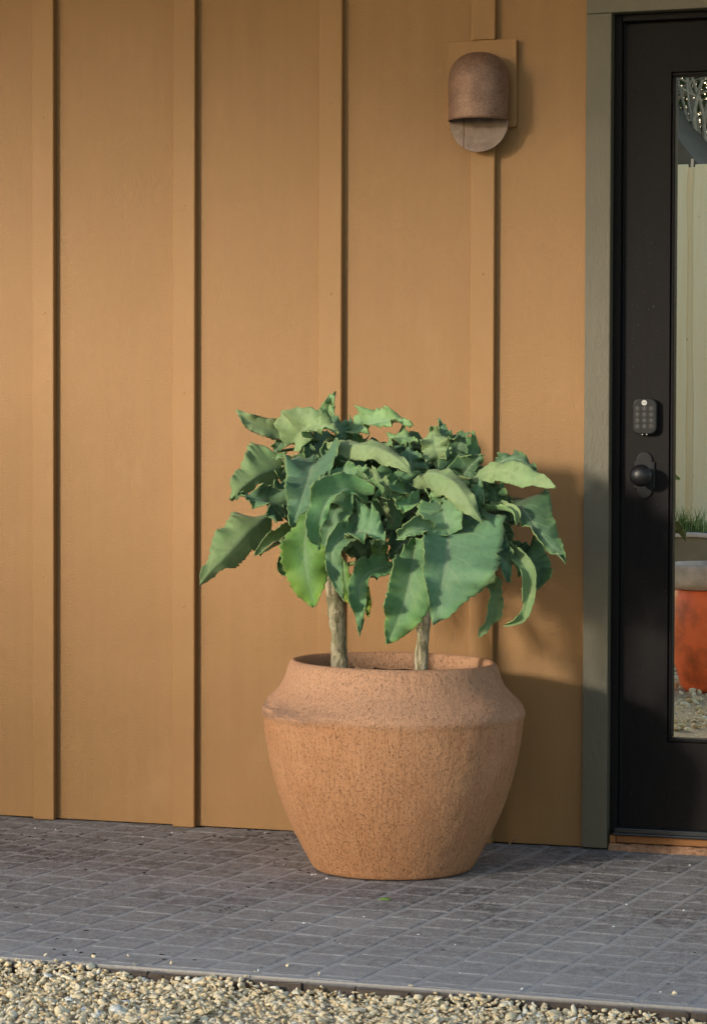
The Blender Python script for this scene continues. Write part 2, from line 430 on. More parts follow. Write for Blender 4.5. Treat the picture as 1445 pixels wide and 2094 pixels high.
M = dict(
    siding=mat_siding('ochre_paint', .97, 1.0), batten=mat_siding('ochre_trim_paint', 1.05, .5), casing=mat_casing(), door=mat_door(), glass=mat_glass(),
    paver=mat_patio('stamped_setts', (.080, .070, .066), (.170, .153, .146), (.335, .328, .320)),
    joint=mat_patio('pale_joints', (.265, .26, .252), (.265, .26, .252), (.40, .395, .39), .85),
    gravel=mat_gravel(), fines=mat_dirt(), terracotta=mat_terracotta(),
    leaf=mat_leaf('leaf_upper_face', 'top'), leaf_under=mat_leaf('leaf_under_face', 'under'),
    rim=simple('leaf_margin', (.22, .33, .13), .6, .3), petiole=simple('leaf_stalk', (.17, .22, .09), .6, .3),
    stem=mat_stem(), rust=mat_rust(), disc=mat_disc(),
    soil=mat_dirt('potting_soil', (.020, .014, .010), (.075, .055, .040)),
    black=simple('black_metal', (.007, .007, .008), .42, .4, .1),
    gasket=simple('black_rubber', (.008, .008, .009), .7, .3, .1),
    keyface=simple('keypad_plastic', (.013, .0138, .0145), .62, .25, .06), key=simple('key_plastic', (.016, .017, .017), .45, .4, .06),
    print_=simple('pale_key_print', (.13, .135, .135), .6, .3), emblem=simple('silver_emblem', (.38, .39, .39), .4, .5, .05, metal=.3),
    sill=simple('dark_aluminium', (.014, .018, .022), .38, .5, .15),
    oak=mat_wood('raw_sill_wood', (.18, .075, .026), (.33, .155, .060), 0, .6), mortar=simple('crumbly_mortar', (.30, .17, .10), .95, .2, .35, 70, bump=(120, .004)),
    room=simple('unlit_room', (.055, .065, .068), .9, .2),
    cedar=mat_wood('pale_fence_cedar', (.96, .74, .44), (.98, .84, .58), 2), cedar_dark=mat_wood('cedar_frame', (.30, .22, .13), (.40, .31, .19), 0),
    planter=simple('tan_render', (.26, .20, .13), .8, .3, .15, 9), blue=simple('blue_glaze', (.012, .06, .19), .25, .5),
    orange=simple('orange_glaze', (.85, .15, .040), .45, .45, .45, 9), whitewash=simple('limewashed_rim', (.62, .50, .42), .7, .3, .3, 14),
    bark=simple('pale_bark', (.42, .37, .29), .85, .2, .25, 30), foliage=simple('garden_foliage', (.050, .095, .022), .6, .3, .5, 5),
    grass=simple('bright_grass', (.14, .23, .045), .6, .3, .4, 12), shed_roof=simple('shed_roof_sheet', (.085, .070, .055), .6, .4, .2, 6), shed_wall=simple('shed_brown_wall', (.20, .095, .040), .8, .3),
    white=simple('paint_fleck', (.75, .75, .74), .7, .3), debris=simple('dark_leaf_litter', (.030, .022, .016), .9, .2, .5, 200),
    twig=simple('brown_twig', (.14, .085, .045), .9, .2, .4, 120), scrap=simple('fresh_leaf_scrap', (.16, .33, .06), .5, .4), dry=simple('dry_leaf', (.34, .22, .11), .8, .2, .3, 100),
    bluestone=simple('bluish_chip', (.50, .60, .60), .7, .3, .12, 80), brownstone=simple('brown_pebble', (.30, .21, .15), .8, .3, .2, 120), paleston=simple('cream_stone', (.60, .53, .38), .85, .25, .25, 90),
    soffit=simple('soffit_paint', (.30, .17, .08), .8, .2),
)

# ------------------------------------------------------------------ ground
def grid_plane(name, x0, x1, y0, y1, z, mat, nx=2, ny=2):
    vs = [(x0+(x1-x0)*i/nx, y0+(y1-y0)*j/ny, z) for j in range(ny+1) for i in range(nx+1)]
    fs = [(j*(nx+1)+i, j*(nx+1)+i+1, (j+1)*(nx+1)+i+1, (j+1)*(nx+1)+i) for j in range(ny) for i in range(nx)]
    me = bpy.data.meshes.new(name); me.from_pydata(vs, [], fs); return link(name, me, mat)
GZ = -.027
ground = grid_plane('ground', -150, 150, -150, -1.0, GZ-.004, M['fines']); tag(ground, kind='structure')

# ------------------------------------------------------------------ paving: square setts, columns turned a few degrees from the wall
EDGE = -1.70
PX0, PX1 = -1.3, 3.6
patio_bm = bmesh.new()
bm_box(patio_bm, (PX0, EDGE+.0045, -.16), (PX1, .10, -.0005))
patio = from_bm('patio', patio_bm, M['joint']); tag(patio, kind='structure')
TH = RAD(-5.6); PIT = .1055
ux = Vector((math.cos(TH), math.sin(TH))); uy = Vector((-math.sin(TH), math.cos(TH)))
def sett(poly, rnd):
    """poly = 4 plan corners (x, y) ccw; front edge flagged when it lies on the kerb; 42-triangle stone with rounded arrises"""
    a, b_, c, d = [Vector(p) for p in poly]
    front = abs(a.y-EDGE) < .02 and abs(b_.y-EDGE) < .02
    bw = .0075
    def at(s, t): return a.lerp(b_, s).lerp(d.lerp(c, s), t)
    wx = (b_-a).length; wy = (d-a).length
    sx = [0, bw/wx, .5, 1-bw/wx, 1]; sy = [0, min(.4, (.034 if front else bw)/wy), .55, 1-min(.4, bw/wy), 1]
    tilt = (rnd.uniform(-.0007, .0007), rnd.uniform(-.0007, .0007)); h0 = rnd.uniform(.0004, .0013)
    vs, fs = [], []
    for j in range(5):
        for i in range(5):
            s, t = sx[i], sy[j]
            p = at(s, t)
            z = h0 + tilt[0]*(s-.5) + tilt[1]*(t-.5) + rnd.uniform(-.0004, .0004)
            eb = (i in (0, 4)) + (j in (0, 4))
            if eb: z -= .0022 if eb == 1 else .0030
            if front and j == 0: z -= .0085 + rnd.uniform(-.002, .003)
            if eb == 2 and not front:
                ctr = at(.5, .5); p = p + (ctr-p).normalized()*.0042
            p = p + Vector((rnd.uniform(-.0014, .0014), rnd.uniform(-.0014, .0014) + (rnd.uniform(-.003, .005) if front and j == 0 else 0)))
            vs.append((p.x, p.y, z))
    for j in range(4):
        for i in range(4): fs.append((j*5+i, j*5+i+1, (j+1)*5+i+1, (j+1)*5+i))
    # skirts
    ring = [0, 1, 2, 3, 4, 9, 14, 19, 24, 23, 22, 21, 20, 15, 10, 5]
    base = len(vs)
    for k in ring:
        x, y, z = vs[k]; vs.append((x, y+(.004 if front and k < 5 else 0), -.075 if front and k < 5 else -.014))
    for k in range(16):
        fs.append((ring[(k+1) % 16], ring[k], base+k, base+(k+1) % 16))
    return vs, fs
rs = random.Random(5); setts = []
org = Vector((.2, 0.0))
for ci in range(-16, 34):
    off = rs.uniform(.25, .75)*PIT + (ci % 2)*.5*PIT
    gx = .0060 + rs.uniform(-.003, .003)
    for ri in range(-20, 4):
        t0 = ri*PIT + off; t1 = t0 + PIT
        jx, jy = gx/2, .0026 + rs.uniform(-.0012, .0016)
        q = [org + ux*(ci*PIT+jx) + uy*(t0+jy), org + ux*((ci+1)*PIT-jx) + uy*(t0+jy),
             org + ux*((ci+1)*PIT-jx) + uy*(t1-jy), org + ux*(ci*PIT+jx) + uy*(t1-jy)]
        if min(p.x for p in q) < PX0 or max(p.x for p in q) > PX1: continue
        # clip to the wall and to the kerb line
        if max(p.y for p in q) < EDGE+.035 or min(p.y for p in q) > .0: continue
        for k, m in ((0, 3), (1, 2)):
            if q[k].y < EDGE + .030:
                tt = (EDGE-q[m].y)/(q[k].y-q[m].y); q[k] = q[m] + (q[k]-q[m])*tt; q[k].y = EDGE
            if q[m].y > .03:
                tt = (.03-q[k].y)/(q[m].y-q[k].y); q[m] = q[k] + (q[m]-q[k])*tt
        if (q[0].y <= EDGE+.001) != (q[1].y <= EDGE+.001):
            for k, m in ((0, 3), (1, 2)):
                if q[k].y > EDGE+.001: q[k] = Vector((q[k].x, EDGE))
        if min((q[3]-q[0]).length, (q[2]-q[1]).length) < .02: continue
        for k in (0, 1):
            if abs(q[k].y-EDGE) < .001: q[k] = Vector((q[k].x, EDGE - .011*abs(noise.noise(Vector((q[k].x*5.5, 3.0, 1.0)))) - .006*abs(noise.noise(Vector((q[k].x*19, 7.0, 2.0))))))
        cx = sum(p.x for p in q)/4; cy = sum(p.y for p in q)/4
        im = [toimg((p.x, p.y, 0)) for p in q]
        vis = any(-20 < p[0] < W+20 and p[1] < H+20 for p in im)
        area = abs(sum(im[i][0]*im[(i+1) % 4][1]-im[(i+1) % 4][0]*im[i][1] for i in range(4)))/2 if vis else 0
        setts.append((area, q))
setts.sort(key=lambda s: -s[0])
AV, AF = [], []
for k, (area, q) in enumerate(setts):
    vs, fs = sett(q, rs)
    if k < 298 and area > 0:
        me = bpy.data.meshes.new('paver'); me.from_pydata(vs, [], fs)
        link('paver', me, M['paver'], patio)
    else:
        b0 = len(AV); AV += vs; AF += [tuple(i+b0 for i in f) for f in fs]
me = bpy.data.meshes.new('paver_field'); me.from_pydata(AV, [], AF)
tag(link('paver_field', me, M['paver'], patio), kind='stuff')

# ------------------------------------------------------------------ gravel: thousands of angular chips in one mesh
def stones(name, n, xr, yr, zf, size, mat, seed):
    rng = np.random.default_rng(seed)
    bm = bmesh.new(); bmesh.ops.create_icosphere(bm, subdivisions=1, radius=1)
    bv = np.array([v.co[:] for v in bm.verts]); bf = np.array([[v.index for v in f.verts] for f in bm.faces]); bm.free()
    bm = bmesh.new(); bmesh.ops.create_icosphere(bm, subdivisions=2, radius=1)
    cv = np.array([v.co[:] for v in bm.verts]); cf = np.array([[v.index for v in f.verts] for f in bm.faces]); bm.free()
    V, F, T = [], [], []; base = 0
    for i in range(n):
        hi = rng.random() < .6
        v0, f0 = (cv, cf) if hi else (bv, bf)
        dirs = rng.normal(size=(10, 3)); dirs /= np.linalg.norm(dirs, axis=1)[:, None]
        v = v0*(1+rng.uniform(-.16, .16, size=(len(v0), 1)))
        if hi:   # chop flats to make an angular chip
            for d in dirs:
                h = v@d; cut = rng.uniform(.38, .78); over = h > cut
                v[over] -= np.outer(h[over]-cut, d)
        s = size*np.exp(rng.normal(0, .33))
        sc = np.array([rng.uniform(.9, 1.8), rng.uniform(.75, 1.15), rng.uniform(.42, .9)])*s*(1.25 if hi else .9)
        v = v*sc
        q = rng.normal(size=4)*np.array([1, .28, .28, 1]); q /= np.linalg.norm(q)
        a, b, c, d = q
        Rm = np.array([[1-2*(c*c+d*d), 2*(b*c-a*d), 2*(b*d+a*c)], [2*(b*c+a*d), 1-2*(b*b+d*d), 2*(c*d-a*b)], [2*(b*d-a*c), 2*(c*d+a*b), 1-2*(b*b+c*c)]])
        v = v@Rm.T
        x = rng.uniform(*xr); y = yr[0]+(yr[1]-yr[0])*rng.random()
        v += np.array([x, y, zf(x, y, rng)])
        V.append(v); F.append(f0+base); base += len(v)
        T.append(np.full(len(v), np.clip(rng.beta(2.2, 2.0) + (.0 if rng.random() > .05 else .4), 0, 1)))
    V = np.concatenate(V); F = np.concatenate(F); T = np.concatenate(T)
    me = bpy.data.meshes.new(name)
    me.vertices.add(len(V)); me.vertices.foreach_set('co', V.astype(np.float32).ravel())
    me.loops.add(len(F)*3); me.loops.foreach_set('vertex_index', F.astype(np.int32).ravel())
    me.polygons.add(len(F)); me.polygons.foreach_set('loop_start', (np.arange(len(F))*3).astype(np.int32))
    me.update(calc_edges=True); me.validate()
    at = me.attributes.new('tint', 'FLOAT', 'POINT'); at.data.foreach_set('value', T.astype(np.float32))
    return link(name, me, mat)
def gz(x, y, rng):
    n = noise.noise(Vector((x*2.2, y*2.2, 3.0)))*.008
    return GZ + n + rng.uniform(-.003, .009) + (.015 + .018*noise.noise(Vector((x*4.5, 1.0, 9.0))))*math.exp(-abs(y-EDGE)/.05) + (-.008 if x > 1.2 else 0)
g = stones('gravel', 34000, (-.25, 2.9), (-2.40, EDGE-.003), gz, .0043, M['gravel'], 3); tag(g, 'cream crushed limestone gravel heaped against the edge of the paving', kind='stuff')
g = stones('stray_gravel', 28, (-.25, 2.7), (EDGE+.002, EDGE+.10), lambda x, y, rng: .0025, .0034, M['gravel'], 9); tag(g, 'stray gravel chips kicked up onto the edge of the paving', kind='stuff')
g = stones('gravel', 3000, (-1.5, 3.6), (-5.3, -2.75), gz, .012, M['gravel'], 4); tag(g, 'cream limestone gravel spread over the courtyard', kind='stuff')

# ------------------------------------------------------------------ the wall
ZT = 2.62
wall = empty('wall', (.6, .05, 0)); tag(wall, 'ochre painted board and batten wall behind the big terracotta pot', 'wall')
S, BW, BT = .4064, .0625, .020
XC0, XC1 = 1.4535, 1.5175                     # olive casing
DX = 2.46                                      # hinge edge of the door
def panel(x0, x1):
    bm = bmesh.new(); bm_box(bm, (x0, 0, .004), (x1, .012, ZT), .0012, 1)
    return from_bm('siding_panel', bm, M['siding'], wall)
edges = [-.4064*3 - .03] + [S*k - BW/2 for k in range(-2, 4)]
for a, b in zip(edges[:-1], edges[1:]): panel(a+.001, b-.001)
panel(edges[-1]+.001, XC0-.0015)
for k in range(3): panel(DX+.098+S*k, DX+.098+S*(k+1)-.002)
p0 = pix(914.5, 84, -BT); p1 = pix(1055.5, 259, -BT); q0 = pix(914.5, 263, -BT); q1 = pix(1055.5, 78.5, -BT)
BX0, BX1 = (p0.x+q0.x)/2, (p1.x+q1.x)/2; BZ1, BZ0 = (p0.z+q1.z)/2, (q0.z+p1.z)/2
def batten(x1, z0, z1):
    bm = bmesh.new(); bm_box(bm, (x1-BW, -BT, z0), (x1, -.0004, z1), .0030, 3)
    o = from_bm('batten', bm, M['batten'], wall)
for k in range(-2, 3): batten(S*k, .0015, ZT)
batten(3*S, .0015, BZ0-.0008); batten(3*S, BZ1+.0008, ZT)
batten(DX+.098+S, .002, ZT); batten(DX+.098+2*S, .002, ZT)
prism('mounting_block', rrect(BX0, BX1, BZ0, BZ1, .008), -BT-.0015, -.0004, M['batten'], wall, .0018, 2)
# nail heads just showing through the paint of the battens
for (x, y) in ((376, 803), (375, 1240), (377, 420), (90, 640), (88, 1180), (676, 600), (675, 210), (986, 560), (88, 240)):
    p = pix(x, y, -BT); bm = bmesh.new()
    bmesh.ops.create_uvsphere(bm, u_segments=10, v_segments=6, radius=.0042)
    for v in bm.verts: v.co = Vector((v.co.x+p.x, v.co.y*.14-BT, v.co.z+p.z))
    from_bm('nail_head', bm, M['batten'], wall, True)
box('sheathing', (-1.3, .0125, -.05), (XC0-.002, .10, ZT), M['gasket'], wall)
box('sheathing', (DX+.095, .0125, -.05), (3.8, .10, ZT), M['gasket'], wall)
box('sheathing', (XC0, .0125, 2.20), (DX+.095, .10, ZT), M['gasket'], wall)
box('siding_panel', (XC0, 0, 2.175), (DX+.0965, .012, ZT), M['siding'], wall, .001, 1)
eave = box('roof_overhang', (-1.4, -1.10, ZT+.003), (3.9, .25, ZT+.16), M['soffit']); tag(eave, kind='structure')

# ------------------------------------------------------------------ the door
door = empty('door', (2.0, .05, 0)); tag(door, 'dark bronze glazed entry door in an olive painted casing', 'door')
HZ = pix(1252, 25, -BT).z
box('casing', (XC0, -BT-.001, .006), (XC1, .050, HZ-.0006), M['casing'], door, .002, 2)
box('casing', (XC0, -BT-.001, HZ), (DX+.095, .050, HZ+.083), M['casing'], door, .002, 2)
box('casing', (DX+.031, -BT-.001, .006), (DX+.095, .050, HZ-.0006), M['casing'], door, .002, 2)
JY = .012
jx1 = pix(1267.5, 700, JY).x; SLY = .030
dx0 = pix(1276.5, 700, SLY).x
dz1 = pix(1300, 52.5, SLY).z; dz0 = pix(1300, 1692, SLY).z
jz = pix(1300, 42.0, JY).z
box('jamb', (XC1+.0004, JY, .045), (jx1, .10, HZ-.001), M['door'], door, .0015, 1)
box('jamb', (jx1+.0004, JY, jz), (DX+.004, .10, HZ-.001), M['door'], door, .0015, 1)
box('jamb', (DX+.0045, JY, .045), (DX+.0305, .10, HZ-.001), M['door'], door, .0015, 1)
box('weatherstrip', (jx1+.0006, .034, .06), (dx0-.0006, .075, jz-.0004), M['gasket'], door)
box('weatherstrip', (dx0, .040, dz1+.0008), (DX, .075, jz-.0004), M['gasket'], door)
gx0 = pix(1369.5, 800, SLY+.012).x; gz1 = pix(1400, 146.5, SLY+.012).z; gz0 = pix(1400, 1519, SLY+.010).z
gx1 = DX - (gx0-dx0)
# door leaf: stiles and rails with the bevel round the glass
slab = bmesh.new()
for a, b in (((dx0, SLY, dz0), (gx0, .074, dz1)), ((gx1, SLY, dz0), (DX-.003, .074, dz1)),
             ((gx0+.0002, SLY+.0001, gz1), (gx1-.0002, .0739, dz1)), ((gx0+.0002, SLY+.0001, dz0), (gx1-.0002, .0739, gz0))):
    bm_box(slab, a, b)
from_bm('door_leaf', slab, M['door'], door)
for a, b in (((gx0+.0004, SLY+.006, gz0+.0104), (gx0+.010, .066, gz1-.0104)), ((gx1-.010, SLY+.006, gz0+.0104), (gx1-.0004, .066, gz1-.0104)),
             ((gx0+.0004, SLY+.006, gz1-.010), (gx1-.0004, .066, gz1-.0004)), ((gx0+.0004, SLY+.006, gz0+.0004), (gx1-.0004, .066, gz0+.010))):
    box('glazing_bead', a, b, M['door'], door, .003, 2)
box('glass_pane', (gx0+.0102, GLASS_Y, gz0+.0102), (gx1-.0102, GLASS_Y+.004, gz1-.0102), M['glass'], door)
# sill, its nosing and the raw timber below
sx0 = pix(1257, 1700, .0).x
sz1 = pix(1300, 1695.5, -.012).z; sz0 = pix(1300, 1711, -.022).z
bm = bmesh.new()
bm_box(bm, (sx0, -.012, sz1-.012), (DX+.030, .095, sz1), .002, 2)
bm_box(bm, (sx0+.0005, -.024, sz0), (DX+.0295, -.0005, sz1-.0105), .003, 2)
from_bm('sill', bm, M['sill'], door)
box('sill_board', (XC1+.0205, -.006, .020), (DX+.029, .045, sz0-.001), M['oak'], door, .003, 2)
box('sill_block', (XC1+.004, -.0075, .018), (XC1+.0200, .045, sz0-.002), M['oak'], door, .003, 2)
bm = bmesh.new(); nx_ = 120; rows = []
for k, (yy, zz) in enumerate(((.03, .018), (-.004, .017), (-.012, .010), (-.017, .002), (-.022, -.012))):
    row = []
    for i in range(nx_+1):
        x = XC1+.003+(DX+.02-XC1)*i/nx_
        q = noise.noise(Vector((x*38, k*.9, 2))); q2 = noise.noise(Vector((x*110, k*1.3, 5)))
        row.append(bm.verts.new((x, yy+(.005*q+.002*q2)*(k > 1), zz+(.004*q+.002*q2)*(k > 0))))
    rows.append(row)
for a, b in zip(rows[:-1], rows[1:]):
    for i in range(nx_): bm.faces.new((a[i], b[i], b[i+1], a[i+1]))
from_bm('mortar_bed', bm, M['mortar'], door)
room = bmesh.new()
bm_box(room, (XC1, 1.6, -.05), (DX+.5, 1.62, 2.3)); bm_box(room, (XC1-.4, .12, -.07), (DX+.5, 1.6, -.05)); bm_box(room, (XC1-.42, .12, -.05), (XC1-.4, 1.6, 2.3)); bm_box(room, (DX+.5, .12, -.05), (DX+.52, 1.6, 2.3)); bm_box(room, (XC1-.4, .12, 2.3), (DX+.5, 1.6, 2.32))
o = from_bm('room_interior', room, M['room']); tag(o, kind='structure')

# keypad lock
def part_empty(name, parent):
    o = bpy.data.objects.new(name, None); C.objects.link(o); o.parent = parent; o.empty_display_size = .02
    return o
KT = .022; KY = SLY-KT
ka, kb = pix(1293.5, 815, KY), pix(1342, 888, KY)
keypad = prism('keypad', rrect(ka.x, kb.x, kb.z, ka.z, .017, 8), KY, SLY-.0005, M['black'], door, .003, 3)
prism('keypad_face', rrect(ka.x+.002, kb.x-.002, kb.z+.0035, ka.z-.0025, .0155, 8), KY-.0012, KY+.001, M['keyface'], keypad, .0006, 2)
def disc(name, c, r, y0, y1, mat, parent, n=28, bev=.0005):
    return prism(name, [(c.x+r*math.cos(2*math.pi*i/n), c.z+r*math.sin(2*math.pi*i/n)) for i in range(n)], y0, y1, mat, parent, bev, 2)
def text(name, body, c, y, size, mat, parent):
    cu = bpy.data.curves.new(name, 'FONT'); cu.body = body; cu.size = size; cu.align_x = 'CENTER'; cu.align_y = 'CENTER'; cu.extrude = .0001
    t = bpy.data.objects.new(name, cu); C.objects.link(t)
    bpy.context.view_layer.update()
    me = bpy.data.meshes.new_from_object(t.evaluated_get(bpy.context.evaluated_depsgraph_get()))
    bpy.data.objects.remove(t); bpy.data.curves.remove(cu)
    Rx = Matrix.Translation((c.x, y, c.z)) @ Matrix.Rotation(math.pi/2, 4, 'X')
    me.transform(Rx)
    return link(name, me, mat, parent)
glyphs = ['1', '2', '3', '4', '5', '6', '7', '8', '9', 'v', '0', '*']
for r in range(4):
    for q in range(3):
        c = pix((1302.5, 1317, 1331)[q], (835, 847.3, 859.5, 871.5)[r], KY)
        disc('key', c, .0062, KY-.0017, KY-.0009, M['key'], keypad, 24, .0003)
        text('key_print', glyphs[r*3+q], c, KY-.00185, .0068, M['print_'], keypad)
c = pix(1317, 823.3, KY)
disc('emblem', c, .0068, KY-.0022, KY-.0009, M['emblem'], keypad)
text('emblem_lettering', 'Yale', c, KY-.00235, .0054, M['key'], keypad)
for x in (1312.8, 1321.5):
    c = pix(x, 888.2, KY)
    disc('contact_stud', c, .0016, KY-.0005, KY+.004, M['emblem'], keypad, 12, .0002)

# knob on its shaped rose
RY = SLY-.006
c0 = pix(1317, 972, RY)
sw = .0262; hh = .0335; ar = .0205
out = []
for sgn in (1, -1):
    pts = [(sw, -hh+.004), (sw, hh-.004), (sw-.0015, hh+.001), (sw-.004, hh+.001), (ar, hh-.003)] if sgn == 1 else []
    out += pts
rose = [(sw, -hh), (sw+.002, -hh+.003), (sw, -hh+.004), (sw, hh-.004), (sw+.002, hh-.003), (sw, hh), (ar+.0008, hh)]
arc = [(ar*math.cos(RAD(a)), hh+.002+ (ar+.0025)*math.sin(RAD(a))) for a in range(0, 181, 10)]
top = rose + arc
full = top + [(-x, -z) for x, z in top]
plate = prism('rose_plate', [(c0.x+x, c0.z+z) for x, z in full], RY, SLY-.0004, M['black'], door, .0018, 2)
inner = [(x*.90, z*.955) for x, z in full]
prism('rose_face', [(c0.x+x, c0.z+z) for x, z in inner], RY-.0012, RY+.0005, M['keyface'], plate, .0008, 2)
kp = [(0, -.066), (.008, -.0655), (.016, -.063), (.0225, -.0575), (.0268, -.050), (.0278, -.043), (.0262, -.036), (.0215, -.031), (.0130, -.0285), (.0100, -.024), (.0100, -.012), (.0165, -.009), (.0185, -.006), (.0185, 0)]
n = 40; vs, fs = [], []
for r, y in kp:
    for k in range(n):
        a = 2*math.pi*k/n; vs.append((c0.x+r*math.cos(a), RY+y, c0.z+r*math.sin(a)))
for i in range(len(kp)-1):
    for k in range(n): fs.append((i*n+k, i*n+(k+1) % n, (i+1)*n+(k+1) % n, (i+1)*n+k))
me = bpy.data.meshes.new('knob'); me.from_pydata(vs, [], fs)
for p in me.polygons: p.use_smooth = True
link('knob', me, M['black'], plate)

# ------------------------------------------------------------------ wall lamp
LY = -.058
lamp = empty('wall_lamp', (pix(979, 247, LY).x, -.02, pix(979, 247, LY).z))
tag(lamp, 'rust speckled half round metal downlight on the ochre wall', 'wall lamp')
lc = pix(979, 247.5, LY); LR = .0765
lz1 = pix(979, 106.5, LY).z
stad = [(lc.x+LR*math.cos(RAD(a)), lc.z+LR*math.sin(RAD(a))) for a in range(180, 361, 6)] + [(lc.x+LR*math.cos(RAD(a)), lz1-LR+LR*math.sin(RAD(a))) for a in range(0, 181, 6)]
prism('back_plate', stad, LY, LY+.004, M['disc'], lamp, .0008, 2)
can = [(lc.x+.050*math.cos(RAD(a)), lc.z+.052+.050*math.sin(RAD(a))) for a in range(0, 360, 10)]
prism('mounting_can', can, LY+.0042, -BT-.0018, M['rust'], lamp)
def hood_pts(R, zb, zt, y0):
    rows = []
    zc = zt - R*.98
    for j in range(13):
        rows.append((zb + (zc-zb)*j/12, 1.0))
    for j in range(1, 13):
        a = RAD(90*j/12); rows.append((zc + (zt-zc)*math.sin(a)**.95, max(0.0, math.cos(a))**.80))
    return rows
bm = bmesh.new(); n = 40
rows_o = hood_pts(LR+.0012, lc.z+.0, lz1, LY)
rings = []
for z, s in rows_o:
    rings.append([bm.verts.new((lc.x+(LR+.0012)*s*math.cos(math.pi+math.pi*k/n), LY-.0004+(LR+.0012)*s*math.sin(math.pi+math.pi*k/n), z)) for k in range(n+1)])
for i in range(len(rings)-1):
    for k in range(n): bm.faces.new((rings[i][k], rings[i][k+1], rings[i+1][k+1], rings[i+1][k]))
bmesh.ops.remove_doubles(bm, verts=bm.verts[:], dist=1e-5)
bmesh.ops.recalc_face_normals(bm, faces=bm.faces[:])
hood = from_bm('hood', bm, M['rust'], lamp, True)
md = hood.modifiers.new('thick', 'SOLIDIFY'); md.thickness = .003; md.offset = -1
for v in hood.data.vertices: pass
sk = lathe([(0, .0), (.022, .0), (.024, -.004), (.024, -.050), (.020, -.055), (0, -.055)], 20, lc.x, LY-.032)
me = bpy.data.meshes.new('bulb_holder'); me.from_pydata([(x, y, z+lc.z+.105) for x, y, z in sk[0]], [], sk[1]); link('bulb_holder', me, M['black'], lamp)

# ------------------------------------------------------------------ the pot
PC = Vector((1.090, -.445, 0))
prof = [(0, .004), (.10, .003), (.178, .002), (.189, .004), (.195, .011), (.2005, .022), (.208, .035), (.2215, .060), (.240, .095), (.2575, .135), (.272, .175), (.2855, .220), (.2965, .265), (.3050, .312), (.3095, .350), (.3105, .364), (.3128, .369), (.3145, .374), (.3143, .382), (.3115, .392), (.306, .4015), (.2965, .412), (.285, .4230), (.2745, .4335), (.2655, .446), (.2585, .463), (.2545, .477), (.2515, .487), (.2480, .495), (.2435, .4995), (.2385, .5010), (.2335, .4990), (.2300, .494), (.2280, .484), (.2290, .470), (.236, .45), (.25, .42), (.262, .38), (.25, .34)]
dense = []
for (r0, z0), (r1, z1) in zip(prof[:-1], prof[1:]):
    k = max(1, int(math.hypot(r1-r0, z1-z0)/.0035))
    for i in range(k): dense.append((r0+(r1-r0)*i/k, z0+(z1-z0)*i/k))
dense.append(prof[-1])
# soften the polyline a little
D = np.array(dense)
for _ in range(1): D[1:-1] = (D[:-2]+2*D[1:-1]+D[2:])/4
NA = 420
arc = np.concatenate([[0], np.cumsum(np.hypot(*np.diff(D, axis=0).T))])
ang = np.arange(NA)*2*np.pi/NA
V = np.zeros((len(D), NA, 3)); A_ = np.zeros((len(D), NA)); B_ = np.zeros((len(D), NA))
for i, (r, z) in enumerate(D):
    for k in range(NA):
        a = ang[k]; ca, sa = math.cos(a), math.sin(a)
        amp = min(1.0, r/.18)
        d = .0007*noise.noise(Vector((ca*r*60, sa*r*60, z*38))) + .0008*noise.noise(Vector((ca*r*210, sa*r*210, z*150))) + .0005*noise.noise(Vector((ca*r*420, sa*r*420, z*90)))
        d += .0022*noise.noise(Vector((ca*3, sa*3, z*7)))
        rr = r + d*amp
        V[i, k] = (PC.x+rr*ca, PC.y+rr*sa, z - .0035*ca*(z/.5))
        A_[i, k] = a*.314; B_[i, k] = arc[i]
F = []
for i in range(len(D)-1):
    for k in range(NA): F.append((i*NA+k, i*NA+(k+1) % NA, (i+1)*NA+(k+1) % NA, (i+1)*NA+k))
pot = empty('plant_pot', (PC.x, PC.y, 0)); tag(pot, 'big scored terracotta pot with a flared shoulder on the grey paving', 'plant pot')
me = bpy.data.meshes.new('pot_body'); me.from_pydata(V.reshape(-1, 3).tolist(), [], F)
for p in me.polygons: p.use_smooth = True
for nm, arr in (('ang', A_), ('arc', B_)):
    at = me.attributes.new(nm, 'FLOAT', 'POINT'); at.data.foreach_set('value', arr.astype(np.float32).ravel())
link('pot_body', me, M['terracotta'], pot)
# soil
bm = bmesh.new(); n = 48; rings = []
for j in range(18):
    r = .240*j/17
    rings.append([bm.verts.new((PC.x+r*math.cos(2*math.pi*k/n), PC.y+r*math.sin(2*math.pi*k/n), .455 + .016*noise.noise(Vector((r*math.cos(2*math.pi*k/n)*16, r*math.sin(2*math.pi*k/n)*16, 1))) + .006*noise.noise(Vector((r*math.cos(2*math.pi*k/n)*70, r*math.sin(2*math.pi*k/n)*70, 5))))) for k in range(n)])
for j in range(17):
    for k in range(n): bm.faces.new((rings[j][k], rings[j][(k+1) % n], rings[j+1][(k+1) % n], rings[j+1][k]))
bmesh.ops.remove_doubles(bm, verts=bm.verts[:], dist=1e-5)
o = from_bm('potting_soil', bm, M['soil'], None, True); tag(o, 'dark crumbly potting soil inside the terracotta pot', 'soil', kind='stuff')
